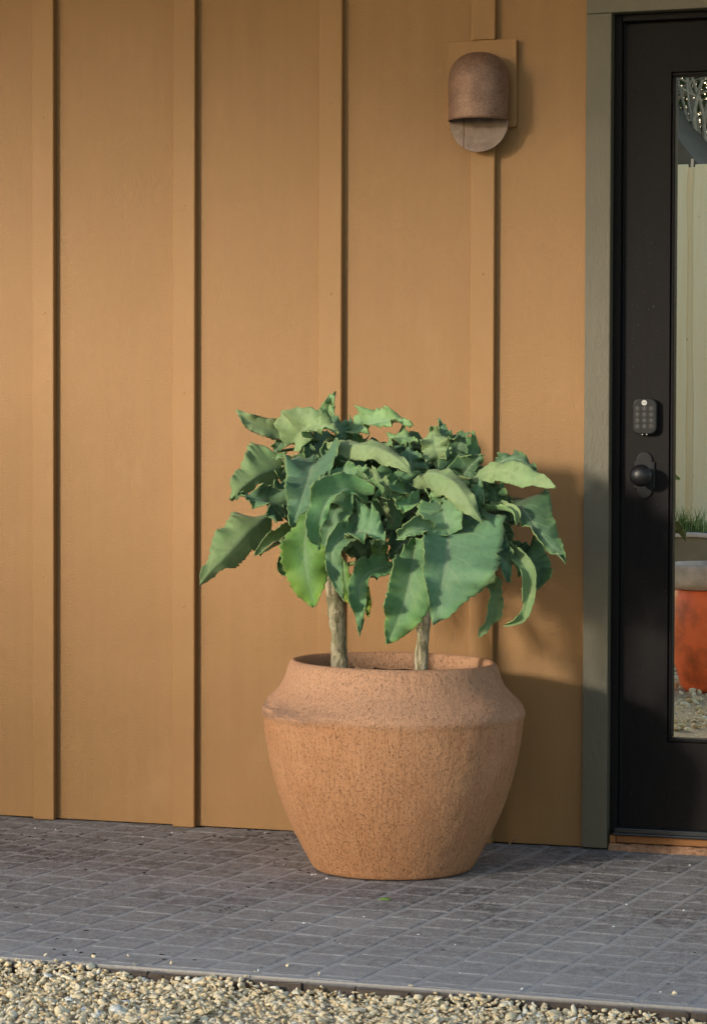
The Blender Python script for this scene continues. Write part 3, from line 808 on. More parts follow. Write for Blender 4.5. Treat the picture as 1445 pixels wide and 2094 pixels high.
# wiry dry roots beside the left stem
V2, F2 = [], []; rr = random.Random(9)
cR = pix(738, 1350, PC.y-.02)
for i in range(46):
    p = Vector((cR.x+rr.uniform(-.032, .032), cR.y+rr.uniform(-.05, .05), .466))
    P = [p]
    for k in range(3): P.append(P[-1] + Vector((rr.uniform(-.015, .015), rr.uniform(-.015, .015), rr.uniform(-.004, .012))))
    P = catmull(P, 7); vs, fs = tube_mesh(P, [.0009]*8, 4)
    b0 = len(V2); V2 += [tuple(v) for v in vs]; F2 += [tuple(i+b0 for i in f) for f in fs]
me = bpy.data.meshes.new('dry_roots'); me.from_pydata(V2, [], F2)
o = link('dry_roots', me, M['dry']); tag(o, 'wiry dry roots on the soil beside the left stem', 'roots', kind='stuff')

# ------------------------------------------------------------------ the two plants
SL = [pix(694, 1392, -.44), pix(695, 1350, -.445), pix(690, 1290, -.45), pix(685, 1235, -.445), pix(680, 1190, -.44), pix(688, 1120, -.43), pix(690, 1040, -.43), pix(692, 960, -.42), pix(694, 900, -.42)]
SR = [pix(861, 1392, -.46), pix(862, 1350, -.46), pix(864, 1290, -.455), pix(868, 1235, -.45), pix(874, 1180, -.44), pix(885, 1110, -.43), pix(895, 1040, -.42), pix(902, 970, -.41), pix(905, 920, -.41)]
plantL = empty('succulent', tuple(SL[1])); tag(plantL, 'left felty leaved succulent with the crooked thicker stem in the terracotta pot', 'plant', 'succulents sharing the terracotta pot')
plantR = empty('succulent', tuple(SR[1])); tag(plantR, 'right felty leaved succulent with the straight slimmer stem in the terracotta pot', 'plant', 'succulents sharing the terracotta pot')
def stem(P, r0, r1, plant):
    Q = catmull(P, 46)
    R = []
    for i in range(47):
        t = i/46
        R.append((r0+(r1-r0)*t)*(1 + .10*noise.noise(Vector((t*14, r0*900, 0))) + (.10 if (i % 9) == 4 else 0)))
    tube('stem', Q, R, M['stem'], plant, 20, .42)
    return Q
QL = stem(SL, .0208, .0125, plantL); QR = stem(SR, .0160, .010, plantR)

TOP = {'blue': (.080, .168, .094), 'green': (.125, .275, .100), 'pale': (.230, .385, .165), 'dark': (.038, .086, .040), 'yellow': (.130, .290, .055), 'grey': (.140, .275, .135)}  # dark tone deepened to paint in shade among the inner leaves
def cw(v):
    """camera-relative hint (right, up, towards the viewer) to a world direction"""
    return CR*v[0] + CU*v[1] - CF*v[2]
leaf_count = 0
def leaf(plant, pts, wd, nrm=(0, 0, 1), nrm2=None, fold=(18, 18), curl=(0, 0), tone='green', shape='hast', lobe=.25, wave=.012, nw=3.0, serr=.055, age=0.0, burn=0.0, side='top', nU=46, nV=9, th=.0019, tw=1.0, stalk=True):
    """a leaf blade swept along a centre line (px, px, depth) from base to tip.  wd = width in px, or (left, right) half-widths"""
    global leaf_count
    leaf_count += 1
    r = random.Random(leaf_count*17+3)
    P = catmull([pix(*p) for p in pts], nU)
    sc = (P[0]-CAM).length/FPX
    wl, wr = (wd/2, wd/2) if not isinstance(wd, tuple) else wd
    wl *= sc; wr *= sc
    N0 = cw(nrm); N1 = cw(nrm2) if nrm2 else N0
    ph = [r.uniform(0, 6.28) for _ in range(6)]; fold = tuple(f*1.6+4*r.random() if 0 < f < 25 else f for f in fold); wsz = min(1.0, (wl+wr)/.085); wave *= 1.45*wsz; serr *= .45+.55*wsz; curl = (curl[0]+r.uniform(-10, 14), curl[1]+r.uniform(-10, 14))
    L = sum((P[i+1]-P[i]).length for i in range(nU))
    ns = max(5, int(L/.0125))
    jl = [r.uniform(.4, 1.5) for _ in range(ns+2)]; jr = [r.uniform(.4, 1.5) for _ in range(ns+2)]
    vs, LU, LV, AG, BU = [], [], [], [], []
    for i in range(nU+1):
        u = i/nU
        T = (P[min(i+1, nU)]-P[max(i-1, 0)]).normalized()
        N = N0.lerp(N1, u); N = (N - T*N.dot(T)).normalized(); B = T.cross(N)   # B points to the blade's right when T is up and N faces the viewer
        if shape == 'hast':
            a = min(1, u/.20); f = (a*a*(3-2*a))**.75*(1-max(0, (u-.20)/.80)**1.25)**.85
            f *= 1 + .10*math.sin(u*9.5+ph[4])
        elif shape == 'ovate':
            f = math.sin(math.pi*min(1, u**.72*.5+.5*u**1.3))**.75
        elif shape == 'strap':
            a = min(1, u/.15); f = (a**.6)*(1-max(0, (u-.55)/.45)**1.8)**.8
        elif shape == 'obov':
            f = (.30+.70*min(1, u/.45)**1.2)*min(1, u/.06)**.5*(1-max(0, (u-.62)/.38)**2.2)**.75
        else:
            f = math.sin(math.pi*u)**.6
        f = max(f, .012)
        back = lobe*math.exp(-(u/.22)**2) if shape == 'hast' else 0
        k = int(u*ns); tt = u*ns-k
        for j in range(-nV, nV+1):
            v = j/nV; av = abs(v); sgn = 1 if v >= 0 else -1
            wdt = (wr if v >= 0 else wl)*f
            # scalloped, torn margin
            jj = (jr if v >= 0 else jl)
            tooth = (abs(math.sin(math.pi*(u*ns + ph[2 if v >= 0 else 3])))-.6)*jj[k]
            wdt *= 1 + serr*tooth*av**4*1.55
            wdt *= 1 + .07*noise.noise(Vector((u*5, sgn*3.0+ph[0], leaf_count)))
            th0 = RAD(fold[1] if v >= 0 else fold[0]); cu = RAD(curl[1] if v >= 0 else curl[0])
            # integrate the cross-section
            lat = nor = 0.0; m = 6
            for q in range(m):
                s = (q+.5)/m*av; t_ = th0 + cu*(s**1.3); lat += math.cos(t_)*av/m; nor += math.sin(t_)*av/m
            p = P[i] + B*(sgn*lat*wdt) + N*(nor*wdt) - T*(back*(wr if v >= 0 else wl)*2*av**1.5)
            wv = wave*av**1.8*(math.sin(u*nw*6.283+ph[0 if v >= 0 else 1]) + .5*math.sin(u*nw*11.5+ph[5]+sgn))
            wv += wave*.30*av**3*math.sin(u*nw*26+ph[2]+sgn*1.3)
            p = p + N*wv + N*(.006*noise.noise(p*18.0))
            vs.append(p); LU.append(u); LV.append(v)
            AG.append(age*(.35+.9*u*av + .5*max(0, u-.6)))
            edge = max(0, (av-.72)/.28)
            BU.append(burn*edge*(.6+.6*noise.noise(Vector((u*6, sgn*2, leaf_count*1.7)))+.3))
    F = []; n = 2*nV+1
    for i in range(nU):
        for j in range(n-1): F.append((i*n+j, i*n+j+1, (i+1)*n+j+1, (i+1)*n+j))
    me = bpy.data.meshes.new('leaf'); me.from_pydata([tuple(v) for v in vs], [], F)
    for p in me.polygons: p.use_smooth = True
    for nm, arr in (('lu', LU), ('lv', LV), ('age', AG), ('burn', BU)):
        at = me.attributes.new(nm, 'FLOAT', 'POINT'); at.data.foreach_set('value', np.array(arr, dtype=np.float32))
    o = link('leaf', me, None, plant)
    # faces wound so that the normal is N's side (upper face)
    e1 = vs[1*n+nV]-vs[nV]; e2 = vs[nV+1]-vs[nV]
    if e2.cross(e1).dot(N0) < 0: me.flip_normals()
    for m_ in (M['leaf'], M['leaf_under'], M['rim']): me.materials.append(m_)
    if side == 'under': me.materials[0], me.materials[1] = M['leaf_under'], M['leaf']
    md = o.modifiers.new('thickness', 'SOLIDIFY'); md.thickness = th; md.offset = 0; md.use_rim = True; md.material_offset = 1; md.material_offset_rim = 2
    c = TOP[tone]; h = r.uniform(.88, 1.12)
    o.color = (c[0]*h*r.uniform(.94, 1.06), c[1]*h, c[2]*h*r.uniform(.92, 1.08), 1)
    if stalk:
        Q = QL if plant is plantL else QR
        best = min(Q[14:], key=lambda q: (q-P[0]).length + max(0, q.z-P[0].z)*.8)
        mid = best.lerp(P[0], .55) + Vector((0, 0, .012))
        tube('petiole', catmull([best, mid, P[0], P[2]], 8), [.0062-.0004*k for k in range(9)], M['petiole'], o, 8)
    return o
Lf = lambda *a, **k: leaf(plantL, *a, **k)
Rf = lambda *a, **k: leaf(plantR, *a, **k)
# inner leaves that fill the two crowns, shade put into their darker tones
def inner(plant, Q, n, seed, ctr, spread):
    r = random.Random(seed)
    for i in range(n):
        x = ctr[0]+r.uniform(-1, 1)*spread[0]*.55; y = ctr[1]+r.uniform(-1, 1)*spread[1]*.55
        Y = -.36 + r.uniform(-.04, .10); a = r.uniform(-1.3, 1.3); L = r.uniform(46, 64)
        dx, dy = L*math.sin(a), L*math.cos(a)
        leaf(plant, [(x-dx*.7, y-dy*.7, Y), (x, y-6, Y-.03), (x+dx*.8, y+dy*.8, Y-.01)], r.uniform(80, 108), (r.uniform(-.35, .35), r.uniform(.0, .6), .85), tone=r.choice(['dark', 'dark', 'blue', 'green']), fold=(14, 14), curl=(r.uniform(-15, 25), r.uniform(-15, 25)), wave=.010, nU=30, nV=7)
# --- left succulent, one call per leaf: centre line from base to tip
Lf([(616,886,-.45),(560,880,-.50),(514,864,-.53),(483,838,-.55)], (24,24), (-.1,.25,.95), fold=(10,14), curl=(0,30), tone='pale', side='under', shape='ovate', burn=1.0, wave=.006)
Lf([(594,908,-.52),(630,872,-.56),(660,872,-.58),(694,886,-.58)], (56,30), (.1,.25,.95), fold=(8,14), curl=(-10,10), tone='pale', side='under', lobe=.10)
Lf([(668,866,-.40),(671,836,-.41),(684,801,-.42)], (28,34), (.1,.2,1), fold=(30,52), tone='pale', lobe=.15, serr=.10, age=.25)
Lf([(702,898,-.46),(690,872,-.46),(664,856,-.44)], 46, (.2,.4,.9), fold=(25,25), curl=(20,30), tone='blue', lobe=.2)
Lf([(690,905,-.44),(712,880,-.42),(716,852,-.40)], 44, (-.3,.3,.9), fold=(25,25), curl=(30,10), tone='blue', lobe=.2)
Lf([(716,884,-.46),(765,866,-.50),(806,862,-.52),(844,868,-.54)], (40,22), (0,.4,.9), fold=(16,18), tone='pale', lobe=.12, serr=.09, age=.20)
Lf([(664,905,-.56),(715,908,-.62),(775,916,-.64),(818,942,-.65),(844,974,-.66)], (24,30), (.1,.45,.9), fold=(-24,-20), curl=(-20,-16), tone='pale', side='under', shape='ovate', wave=.006)
Lf([(580,953,-.52),(536,968,-.58),(496,996,-.62),(470,1022,-.63)], (40,68), (-.25,.25,.9), fold=(-66,4), curl=(0,-22), tone='green', side='under', lobe=.06, serr=.07, wave=.006, age=.10)
Lf([(550,1054,-.50),(512,1082,-.58),(466,1128,-.63),(408,1196,-.66)], (62,66), (-.3,.3,.9), fold=(-58,2), curl=(-12,-18), tone='green', side='under', lobe=.10, serr=.11, wave=.006, age=.12)
Lf([(574,1056,-.60),(552,1030,-.63),(524,1020,-.66),(484,1013,-.68)], (30,46), (-.1,.5,.9), fold=(12,34), curl=(-30,40), tone='blue', lobe=.25)
Lf([(604,992,-.54),(580,1006,-.58),(572,1030,-.60),(586,1058,-.61)], 52, (-.2,.3,.9), fold=(14,14), tone='dark', lobe=.2)
Lf([(640,948,-.62),(628,990,-.70),(612,1035,-.74),(597,1078,-.75)], (74,62), (-.1,.35,.93), fold=(16,16), curl=(16,-10), tone='blue', lobe=.34, age=.20)
Lf([(650,965,-.52),(634,930,-.54),(626,898,-.54)], 58, (0,.2,1), fold=(22,22), curl=(30,30), tone='blue', lobe=.2)
Lf([(668,960,-.54),(662,925,-.56),(668,900,-.56)], 36, (.3,.3,.9), fold=(40,40), curl=(20,20), tone='grey', shape='ovate')
Lf([(742,1022,-.64),(712,990,-.67),(690,955,-.65)], (66,52), (-.05,.5,.86), fold=(10,12), curl=(10,20), tone='grey', lobe=.1, shape='ovate', wave=.006)
Lf([(752,1030,-.66),(716,1000,-.72),(680,1015,-.75),(656,1062,-.76),(650,1125,-.75)], (14,46), (-.2,.35,.9), fold=(10,24), curl=(20,20), tone='green', shape='ovate', wave=.012, serr=.06)
Lf([(712,1005,-.66),(684,1050,-.70),(662,1120,-.71)], (40,34), (-.15,.35,.92), fold=(8,8), tone='grey', lobe=.1, shape='ovate', wave=.006)
Lf([(735,985,-.66),(762,984,-.70),(780,1000,-.71),(790,1022,-.70)], (22,34), (.1,.6,.8), fold=(18,30), curl=(30,70), tone='green', side='under', shape='ovate')
Lf([(652,1026,-.60),(628,1080,-.68),(624,1150,-.72),(642,1242,-.72)], (44,46), (-.2,.15,.95), fold=(6,8), curl=(-18,-10), tone='yellow', lobe=.0, shape='obov', serr=.09, age=.62, wave=.012, nw=2)
Lf([(738,1084,-.66),(700,1096,-.72),(678,1130,-.75),(684,1185,-.75),(704,1230,-.74)], (46,32), (-.1,.3,.95), fold=(14,20), curl=(40,60), tone='grey', shape='hast', lobe=.15, wave=.010)
Lf([(712,1092,-.68),(742,1088,-.72),(768,1096,-.73),(788,1106,-.73)], (74,40), (.15,.35,.92), fold=(12,8), curl=(-10,40), tone='grey', side='top', lobe=.26, burn=.35)
Lf([(608,1088,-.52),(568,1108,-.58),(520,1137,-.62)], (36,34), (-.1,.4,.9), fold=(30,30), curl=(95,80), tone='pale', side='under', shape='strap', burn=.95, wave=.003)
Lf([(606,1132,-.44),(580,1146,-.46),(577,1170,-.47),(598,1180,-.48)], 34, (0,.3,.95), fold=(30,30), curl=(70,70), tone='yellow', shape='strap', age=.5, burn=.55)
Lf([(702,1146,-.50),(706,1185,-.52),(720,1238,-.54)], (20,26), (-.3,.1,.95), fold=(18,18), tone='yellow', shape='ovate', age=.8)
Lf([(802,1160,-.62),(764,1166,-.66),(736,1196,-.69),(736,1250,-.70),(736,1300,-.70)], (30,38), (-.1,.3,.95), fold=(10,26), curl=(46,40), tone='green', lobe=.12, wave=.014, burn=.25)
Lf([(740,1190,-.44),(748,1225,-.46),(752,1262,-.46)], 30, (.1,.1,1), fold=(25,25), curl=(60,60), tone='yellow', shape='strap', age=1.2, burn=.6)
Lf([(720,1110,-.52),(738,1140,-.54),(742,1180,-.54)], 62, (.1,.3,.9), fold=(12,12), tone='dark', lobe=.2)
Lf([(700,960,-.52),(735,940,-.54),(748,912,-.54)], 62, (.2,.4,.9), fold=(12,16), curl=(10,30), tone='blue', lobe=.2)
Lf([(560,925,-.45),(576,905,-.47),(588,888,-.48)], 26, (.1,.3,.9), fold=(30,30), tone='dark', shape='ovate')
Lf([(598,960,-.50),(574,938,-.54),(560,938,-.54)], 34, (0,.6,.8), fold=(30,30), curl=(50,50), tone='pale', shape='ovate')
Lf([(690,1110,-.60),(700,1060,-.62),(728,1040,-.62)], 70, (.0,.3,.9), fold=(14,14), tone='green', lobe=.2)
# --- right succulent
Rf([(917,1080,-.66),(912,1150,-.74),(900,1215,-.76),(886,1279,-.76)], (126,70), (.08,.14,.96), fold=(13,13), curl=(-20,6), tone='grey', lobe=.30, wave=.010, serr=.06, age=.22)
Rf([(917,1095,-.68),(910,1060,-.68),(902,1014,-.63)], (58,54), (0,.62,.78), fold=(10,20), curl=(-18,22), tone='grey', shape='ovate', wave=.006)
Rf([(886,1090,-.70),(862,1082,-.73),(838,1088,-.75),(810,1103,-.75)], (18,32), (-.1,.5,.85), fold=(10,28), curl=(20,85), tone='grey', shape='ovate', wave=.006)
Rf([(930,1030,-.60),(958,1058,-.63),(992,1100,-.64)], (50,40), (.1,.4,.9), fold=(14,10), tone='dark', lobe=.22)
Rf([(848,1112,-.66),(842,1165,-.72),(826,1235,-.74),(793,1316,-.74)], (56,52), (-.05,.12,.98), fold=(16,14), curl=(-16,24), tone='green', lobe=.0, shape='ovate', wave=.012, serr=.075, age=.40)
Rf([(842,992,-.60),(882,966,-.65),(926,986,-.68),(958,1026,-.70),(986,1070,-.70)], (24,38), (0,.55,.85), fold=(-14,-28), curl=(-12,-22), tone='pale', side='under', shape='ovate', wave=.006, age=.12)
Rf([(903,952,-.50),(890,918,-.52),(884,878,-.50)], (30,34), (-.1,.1,1), fold=(12,10), curl=(-25,-25), tone='pale', side='under', shape='ovate', lobe=.2)
Rf([(912,905,-.44),(903,880,-.43),(896,857,-.42)], 36, (.1,.2,.95), fold=(22,22), curl=(30,10), tone='blue', lobe=.2)
Rf([(930,958,-.48),(934,920,-.50),(948,882,-.50)], (42,38), (.2,.1,.96), fold=(18,14), curl=(-20,20), tone='dark', lobe=.28)
Rf([(918,915,-.42),(934,896,-.42),(961,884,-.42)], 22, (0,.6,.8), fold=(35,35), curl=(40,30), tone='blue', shape='ovate')
Rf([(940,985,-.50),(962,952,-.53),(990,930,-.53)], (42,34), (.1,.2,.97), fold=(12,12), tone='dark', lobe=.2)
Rf([(972,948,-.44),(976,932,-.44),(980,913,-.44)], 22, (0,.1,1), fold=(15,15), tone='dark')
Rf([(960,980,-.56),(1012,962,-.62),(1072,972,-.65),(1136,997,-.67)], (25,26), (.05,.45,.9), fold=(6,-20), curl=(-22,-22), tone='pale', side='under', shape='ovate', wave=.005, age=.10)
Rf([(1000,960,-.52),(1035,940,-.55),(1070,945,-.57),(1098,968,-.58)], (16,30), (.1,.5,.85), fold=(5,5), tone='dark', shape='ovate')
Rf([(972,1070,-.58),(972,1028,-.61),(982,980,-.60)], (34,32), (-.1,.25,.95), fold=(12,12), tone='grey', lobe=.2)
Rf([(1012,1050,-.54),(1012,1015,-.56),(1000,984,-.55)], (34,36), (.0,.25,.95), fold=(12,16), tone='dark', lobe=.2)
Rf([(1020,1030,-.48),(1026,1005,-.50),(1024,985,-.49)], 32, (.2,.2,.95), fold=(12,16), tone='green', lobe=.2)
Rf([(1046,1024,-.54),(1076,1052,-.60),(1110,1098,-.64),(1156,1153,-.66)], (62,34), (.15,.3,.93), fold=(8,12), curl=(-20,30), tone='dark', lobe=.22, wave=.008, serr=.05)
Rf([(996,1048,-.58),(1026,1042,-.62),(1052,1050,-.64),(1056,1074,-.64)], (18,26), (0,.55,.8), fold=(12,20), curl=(30,80), tone='pale', side='under', shape='strap', wave=.003)
Rf([(1008,1122,-.52),(1022,1100,-.54),(1040,1072,-.53)], (44,34), (-.1,.25,.95), fold=(12,14), tone='blue', lobe=.2, shape='ovate')
Rf([(1008,1134,-.56),(1044,1136,-.62),(1076,1165,-.65),(1082,1215,-.66),(1066,1266,-.67),(1028,1281,-.68)], (24,20), (.15,.3,.9), (-.5,.1,.85), fold=(26,20), curl=(45,40), tone='green', shape='strap', side='under', wave=.010, serr=.12)
Rf([(1034,1128,-.48),(1072,1146,-.52),(1092,1172,-.54),(1092,1210,-.55)], (44,40), (.15,.2,.95), fold=(10,14), tone='dark', shape='ovate')
Rf([(985,1178,-.58),(1004,1204,-.62),(1004,1250,-.63),(976,1302,-.64)], (24,18), (.1,.15,.95), (.5,.1,.85), fold=(25,20), curl=(40,30), tone='green', shape='strap', side='under', wave=.009, serr=.12, age=.2)
Rf([(835,1010,-.56),(806,985,-.60),(772,975,-.61),(742,990,-.60)], (40,36), (-.1,.5,.86), fold=(14,20), curl=(10,30), tone='grey', lobe=.12, wave=.012)
Rf([(985,1105,-.60),(1012,1120,-.64),(1030,1150,-.65),(1036,1190,-.64)], (40,36), (.1,.2,.97), fold=(14,18), curl=(10,20), tone='blue', lobe=.15, wave=.012)
Rf([(866,1034,-.60),(840,1032,-.66),(820,1030,-.68),(800,1016,-.69)], (34,24), (-.1,.55,.82), fold=(10,12), curl=(10,14), tone='green', lobe=.2)
Rf([(790,1050,-.58),(800,1010,-.61),(808,964,-.60)], (44,50), (-.1,.3,.95), fold=(14,14), curl=(24,0), tone='green', lobe=.26)
Rf([(850,980,-.52),(840,945,-.54),(834,908,-.53)], (42,38), (-.1,.25,.95), fold=(12,12), tone='blue', lobe=.24)
Rf([(782,912,-.46),(818,896,-.49),(856,908,-.50)], (16,24), (0,.6,.8), fold=(10,10), tone='pale', shape='ovate')
Rf([(772,1018,-.60),(784,1044,-.63),(804,1076,-.64)], 44, (.2,.4,.9), fold=(45,45), curl=(100,100), tone='dark', shape='strap')
Rf([(786,1100,-.54),(776,1124,-.56),(782,1152,-.56)], 34, (0,.2,.95), fold=(10,10), tone='yellow', shape='ovate', age=.35)
Rf([(840,1100,-.56),(815,1120,-.58),(800,1150,-.58)], 66, (0,.3,.9), fold=(12,12), tone='dark', lobe=.2)
Rf([(960,1130,-.56),(985,1150,-.58),(1004,1185,-.58)], 60, (.2,.3,.9), fold=(12,12), tone='green', lobe=.2)
Rf([(880,1050,-.62),(885,1020,-.64),(868,1002,-.63)], 34, (0,.5,.85), fold=(30,30), curl=(40,40), tone='pale', lobe=.2)
# broad leaves behind the front ones, mostly in tones darkened for shade
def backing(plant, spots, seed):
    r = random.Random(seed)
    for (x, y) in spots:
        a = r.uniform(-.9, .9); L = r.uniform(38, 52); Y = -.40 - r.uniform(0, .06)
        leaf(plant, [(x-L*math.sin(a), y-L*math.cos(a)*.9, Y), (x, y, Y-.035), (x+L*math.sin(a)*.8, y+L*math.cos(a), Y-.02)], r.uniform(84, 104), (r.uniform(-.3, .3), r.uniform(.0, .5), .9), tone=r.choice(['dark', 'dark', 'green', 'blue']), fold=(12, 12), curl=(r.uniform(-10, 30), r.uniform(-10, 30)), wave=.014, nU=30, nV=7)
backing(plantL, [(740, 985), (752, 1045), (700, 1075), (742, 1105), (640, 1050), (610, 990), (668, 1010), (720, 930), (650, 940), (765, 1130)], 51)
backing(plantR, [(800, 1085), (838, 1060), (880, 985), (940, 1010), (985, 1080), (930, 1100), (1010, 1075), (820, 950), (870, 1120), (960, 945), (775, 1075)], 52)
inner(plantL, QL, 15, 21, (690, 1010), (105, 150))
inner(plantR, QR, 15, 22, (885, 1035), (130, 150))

# ------------------------------------------------------------------ litter on the paving
p = pixz(785, 1840, .002)
bm = bmesh.new()
vv = [bm.verts.new(Vector((p.x, p.y, 0)) + Vector(q)) for q in ((-.013, -.003, .002), (0, -.006, .004), (.012, -.009, .003), (.014, .009, .003), (0, .004, .006), (-.013, .004, .002))]
bm.faces.new((vv[0], vv[1], vv[4], vv[5])); bm.faces.new((vv[1], vv[2], vv[3], vv[4]))
o = from_bm('leaf_scrap', bm, M['scrap']); o.modifiers.new('t', 'SOLIDIFY').thickness = .0012; tag(o, 'small bright green leaf scrap on the paving in front of the pot', 'leaf scrap')
p = pix(1047, 1722, -.03)
bm = bmesh.new()
vv = [bm.verts.new(p + Vector(q)) for q in ((-.012, 0, -.008), (-.004, -.008, -.004), (.003, -.004, .006), (.010, .004, .014), (.004, .006, .004), (-.004, .006, -.002))]
bm.faces.new((vv[0], vv[1], vv[2], vv[5])); bm.faces.new((vv[2], vv[3], vv[4], vv[5]))
o = from_bm('dry_leaf', bm, M['dry']); o.modifiers.new('t', 'SOLIDIFY').thickness = .001; tag(o, 'curled tan dry leaf propped at the foot of the wall right of the pot', 'dry leaf')
def flecks(name, spots, mat, smin, smax, seed, flat, z=.0005, long=1.0):
    r = random.Random(seed); VV, FF = [], []
    for (x, y) in spots:
        q = pixz(x, y, z); s = r.uniform(smin, smax); a = r.uniform(0, 3.14); b0 = len(VV); k = r.choice((5, 6, 7))
        for lay, (sc_, zz) in enumerate(((1, -.002), (1, s*flat*.6), (.55, s*flat))):
            for i in range(k):
                t = 2*math.pi*i/k; ra = s*sc_*r.uniform(.7, 1.2)
                dx, dy = ra*math.cos(t)*long, ra*math.sin(t)
                VV.append((q.x+dx*math.cos(a)-dy*math.sin(a), q.y+dx*math.sin(a)+dy*math.cos(a), z+zz))
        for l in range(2):
            for i in range(k): FF.append((b0+l*k+i, b0+l*k+(i+1) % k, b0+(l+1)*k+(i+1) % k, b0+(l+1)*k+i))
        FF.append(tuple(b0+2*k+i for i in range(k)))
    me = bpy.data.meshes.new(name); me.from_pydata(VV, [], FF); return link(name, me, mat)
o = flecks('paint_flecks', [(72, 1694), (114, 1697), (264, 1697), (292, 1712), (352, 1703), (154, 1834), (638, 1789), (645, 1789), (668, 1797), (744, 1876), (855, 1912), (930, 1933), (1202, 1801), (1234, 1776), (1254, 1896), (1397, 1862), (621, 1888), (604, 1898), (155, 1943), (447, 1812), (1350, 2030), (541, 1704), (546, 1703), (876, 1826), (1060, 1790), (500, 1760), (580, 1770), (940, 1990), (1280, 1850), (695, 1930), (1410, 1770)], M['white'], .0014, .0034, 5, .5)
tag(o, 'tiny white paint flecks scattered over the grey paving', 'flecks', kind='stuff')
rr = random.Random(14)
sp = [(57, 1729), (358, 1745), (379, 1746), (294, 1786), (230, 1823), (175, 1905), (178, 1904), (165, 1906), (330, 1954), (605, 1938), (1074, 1766), (1076, 1792), (1420, 1950), (1366, 2014), (1155, 1817), (945, 1860), (970, 1855), (630, 1786), (634, 1788), (553, 1807), (548, 1811), (536, 1816), (566, 1755), (580, 1750), (461, 1860), (468, 1858), (450, 1864)]
for i in range(70): sp.append((rr.uniform(0, 640), 1690+rr.uniform(2, 14)+.03*600*rr.random()))
for i in range(60): sp.append((rr.uniform(0, W), rr.uniform(1720, 1990)))
for i in range(26): sp.append((600+rr.uniform(-40, 60), 1740+rr.uniform(-30, 45)))
o = flecks('leaf_litter', sp, M['debris'], .0016, .0048, 6, .4, 0.0, 1.6)
tag(o, 'dark crumbs and leaf litter in the joints of the paving', 'litter', kind='stuff')

rq = random.Random(31); VT, FT = [], []
for i in range(420):
    x = rq.uniform(.4, 2.6) if rq.random() < .75 else rq.uniform(-.2, .6); y = EDGE-.01-abs(rq.gauss(0, .16)); z = GZ + rq.uniform(.004, .016)
    L = rq.uniform(.006, .022); wd = rq.uniform(.0012, .004); a = rq.uniform(0, 6.28); dx, dy = math.cos(a)*L/2, math.sin(a)*L/2; nx, ny = -math.sin(a)*wd, math.cos(a)*wd; t = rq.uniform(-.004, .004); b0 = len(VT)
    VT += [(x-dx, y-dy, z-t), (x+nx, y+ny, z+.001), (x+dx, y+dy, z+t), (x-nx, y-ny, z+.0012), (x, y, z-.0015)]
    FT += [(b0, b0+1, b0+2, b0+3), (b0, b0+4, b0+1), (b0+1, b0+4, b0+2), (b0+2, b0+4, b0+3), (b0+3, b0+4, b0)]
me = bpy.data.meshes.new('twig_litter'); me.from_pydata(VT, [], FT); o = link('twig_litter', me, M['twig']); tag(o, 'brown twigs and dry leaf crumbs lying in the gravel', 'litter', kind='stuff')

# a few stones that stand out of the gravel
def pebble(x, y, z, s, sq, mat, seed, label, rot=0.0):
    r = random.Random(seed); bm = bmesh.new(); bmesh.ops.create_icosphere(bm, subdivisions=2, radius=1)
    cuts = [(Vector((r.gauss(0, 1), r.gauss(0, 1), r.gauss(0, 1))).normalized(), r.uniform(.45, .8)) for _ in range(9)]
    p = pixz(x, y, z)
    for v in bm.verts:
        for d, c in cuts:
            h = v.co.dot(d)
            if h > c: v.co -= d*(h-c)
        co = Vector((v.co.x*sq[0], v.co.y*sq[1], v.co.z*sq[2]))*s
        co.rotate(Matrix.Rotation(rot, 3, 'Y')); v.co = co + p
    o = from_bm('stone', bm, mat); tag(o, label, 'stone', 'stones that stand out of the gravel')
pebble(180, 1999, -.032, .020, (1.25, .6, .42), M['bluestone'], 1, 'flat pale bluish chip leaning left of the brown pebble in the gravel', -.35)
pebble(197, 2006, -.030, .011, (.8, .8, 1.0), M['brownstone'], 2, 'round brown pebble standing in the gravel at the paving edge')
pebble(200, 1990, -.014, .0085, (.9, .8, .75), M['paleston'], 3, 'small cream stone balanced on top of the brown pebble')
pebble(215, 1998, -.032, .012, (.8, .6, .9), M['bluestone'], 4, 'small pale bluish chip right of the brown pebble in the gravel', .5)
pebble(62, 1988, -.028, .019, (1.0, .8, .95), M['paleston'], 5, 'large pointed cream stone against the paving edge at the left')
pebble(372, 2075, -.04, .014, (1.1, .7, .6), M['bluestone'], 6, 'pale whitish blue chip lying in the gravel below the paving')

# ------------------------------------------------------------------ across the courtyard: what the door's glass reflects
FY = -6.8
fa, fb = mir(1400, 336, FY), mir(1400, 1075, FY)
fence = empty('fence', (fa.x, FY, fb.z)); tag(fence, 'pale cedar board fence reflected in the glass of the door', 'fence')
cx0 = mir(1371, 500, FY).x
xs = fa.x - 1.25; k = 0
rf = random.Random(2)
while xs < fa.x + 1.25:
    wfr = .088 + rf.uniform(-.006, .008)
    box('fence_board', (xs, FY-.019, fb.z-.10), (xs+wfr, FY, fa.z+rf.uniform(-.003, .003)), M['cedar'], fence, .003, 1)
    box('fence_board', (xs+wfr-.03, FY-.040, fb.z-.10), (xs+wfr+.070, FY-.0205, fa.z-.012+rf.uniform(-.003, .003)), M['cedar'], fence, .003, 1)
    xs += wfr + .026 + rf.uniform(-.006, .012); k += 1
for z in (fb.z+.25, (fa.z+fb.z)/2, fa.z-.25):
    box('fence_rail', (fa.x-1.3, FY-.085, z-.02), (fa.x+1.35, FY-.0405, z+.02), M['cedar_dark'], fence, .002, 1)
for x in (fa.x-1.2, fa.x+1.25):
    box('fence_post', (x-.045, FY-.180, -.2), (x+.045, FY-.0855, fa.z-.02), M['cedar_dark'], fence, .004, 1)
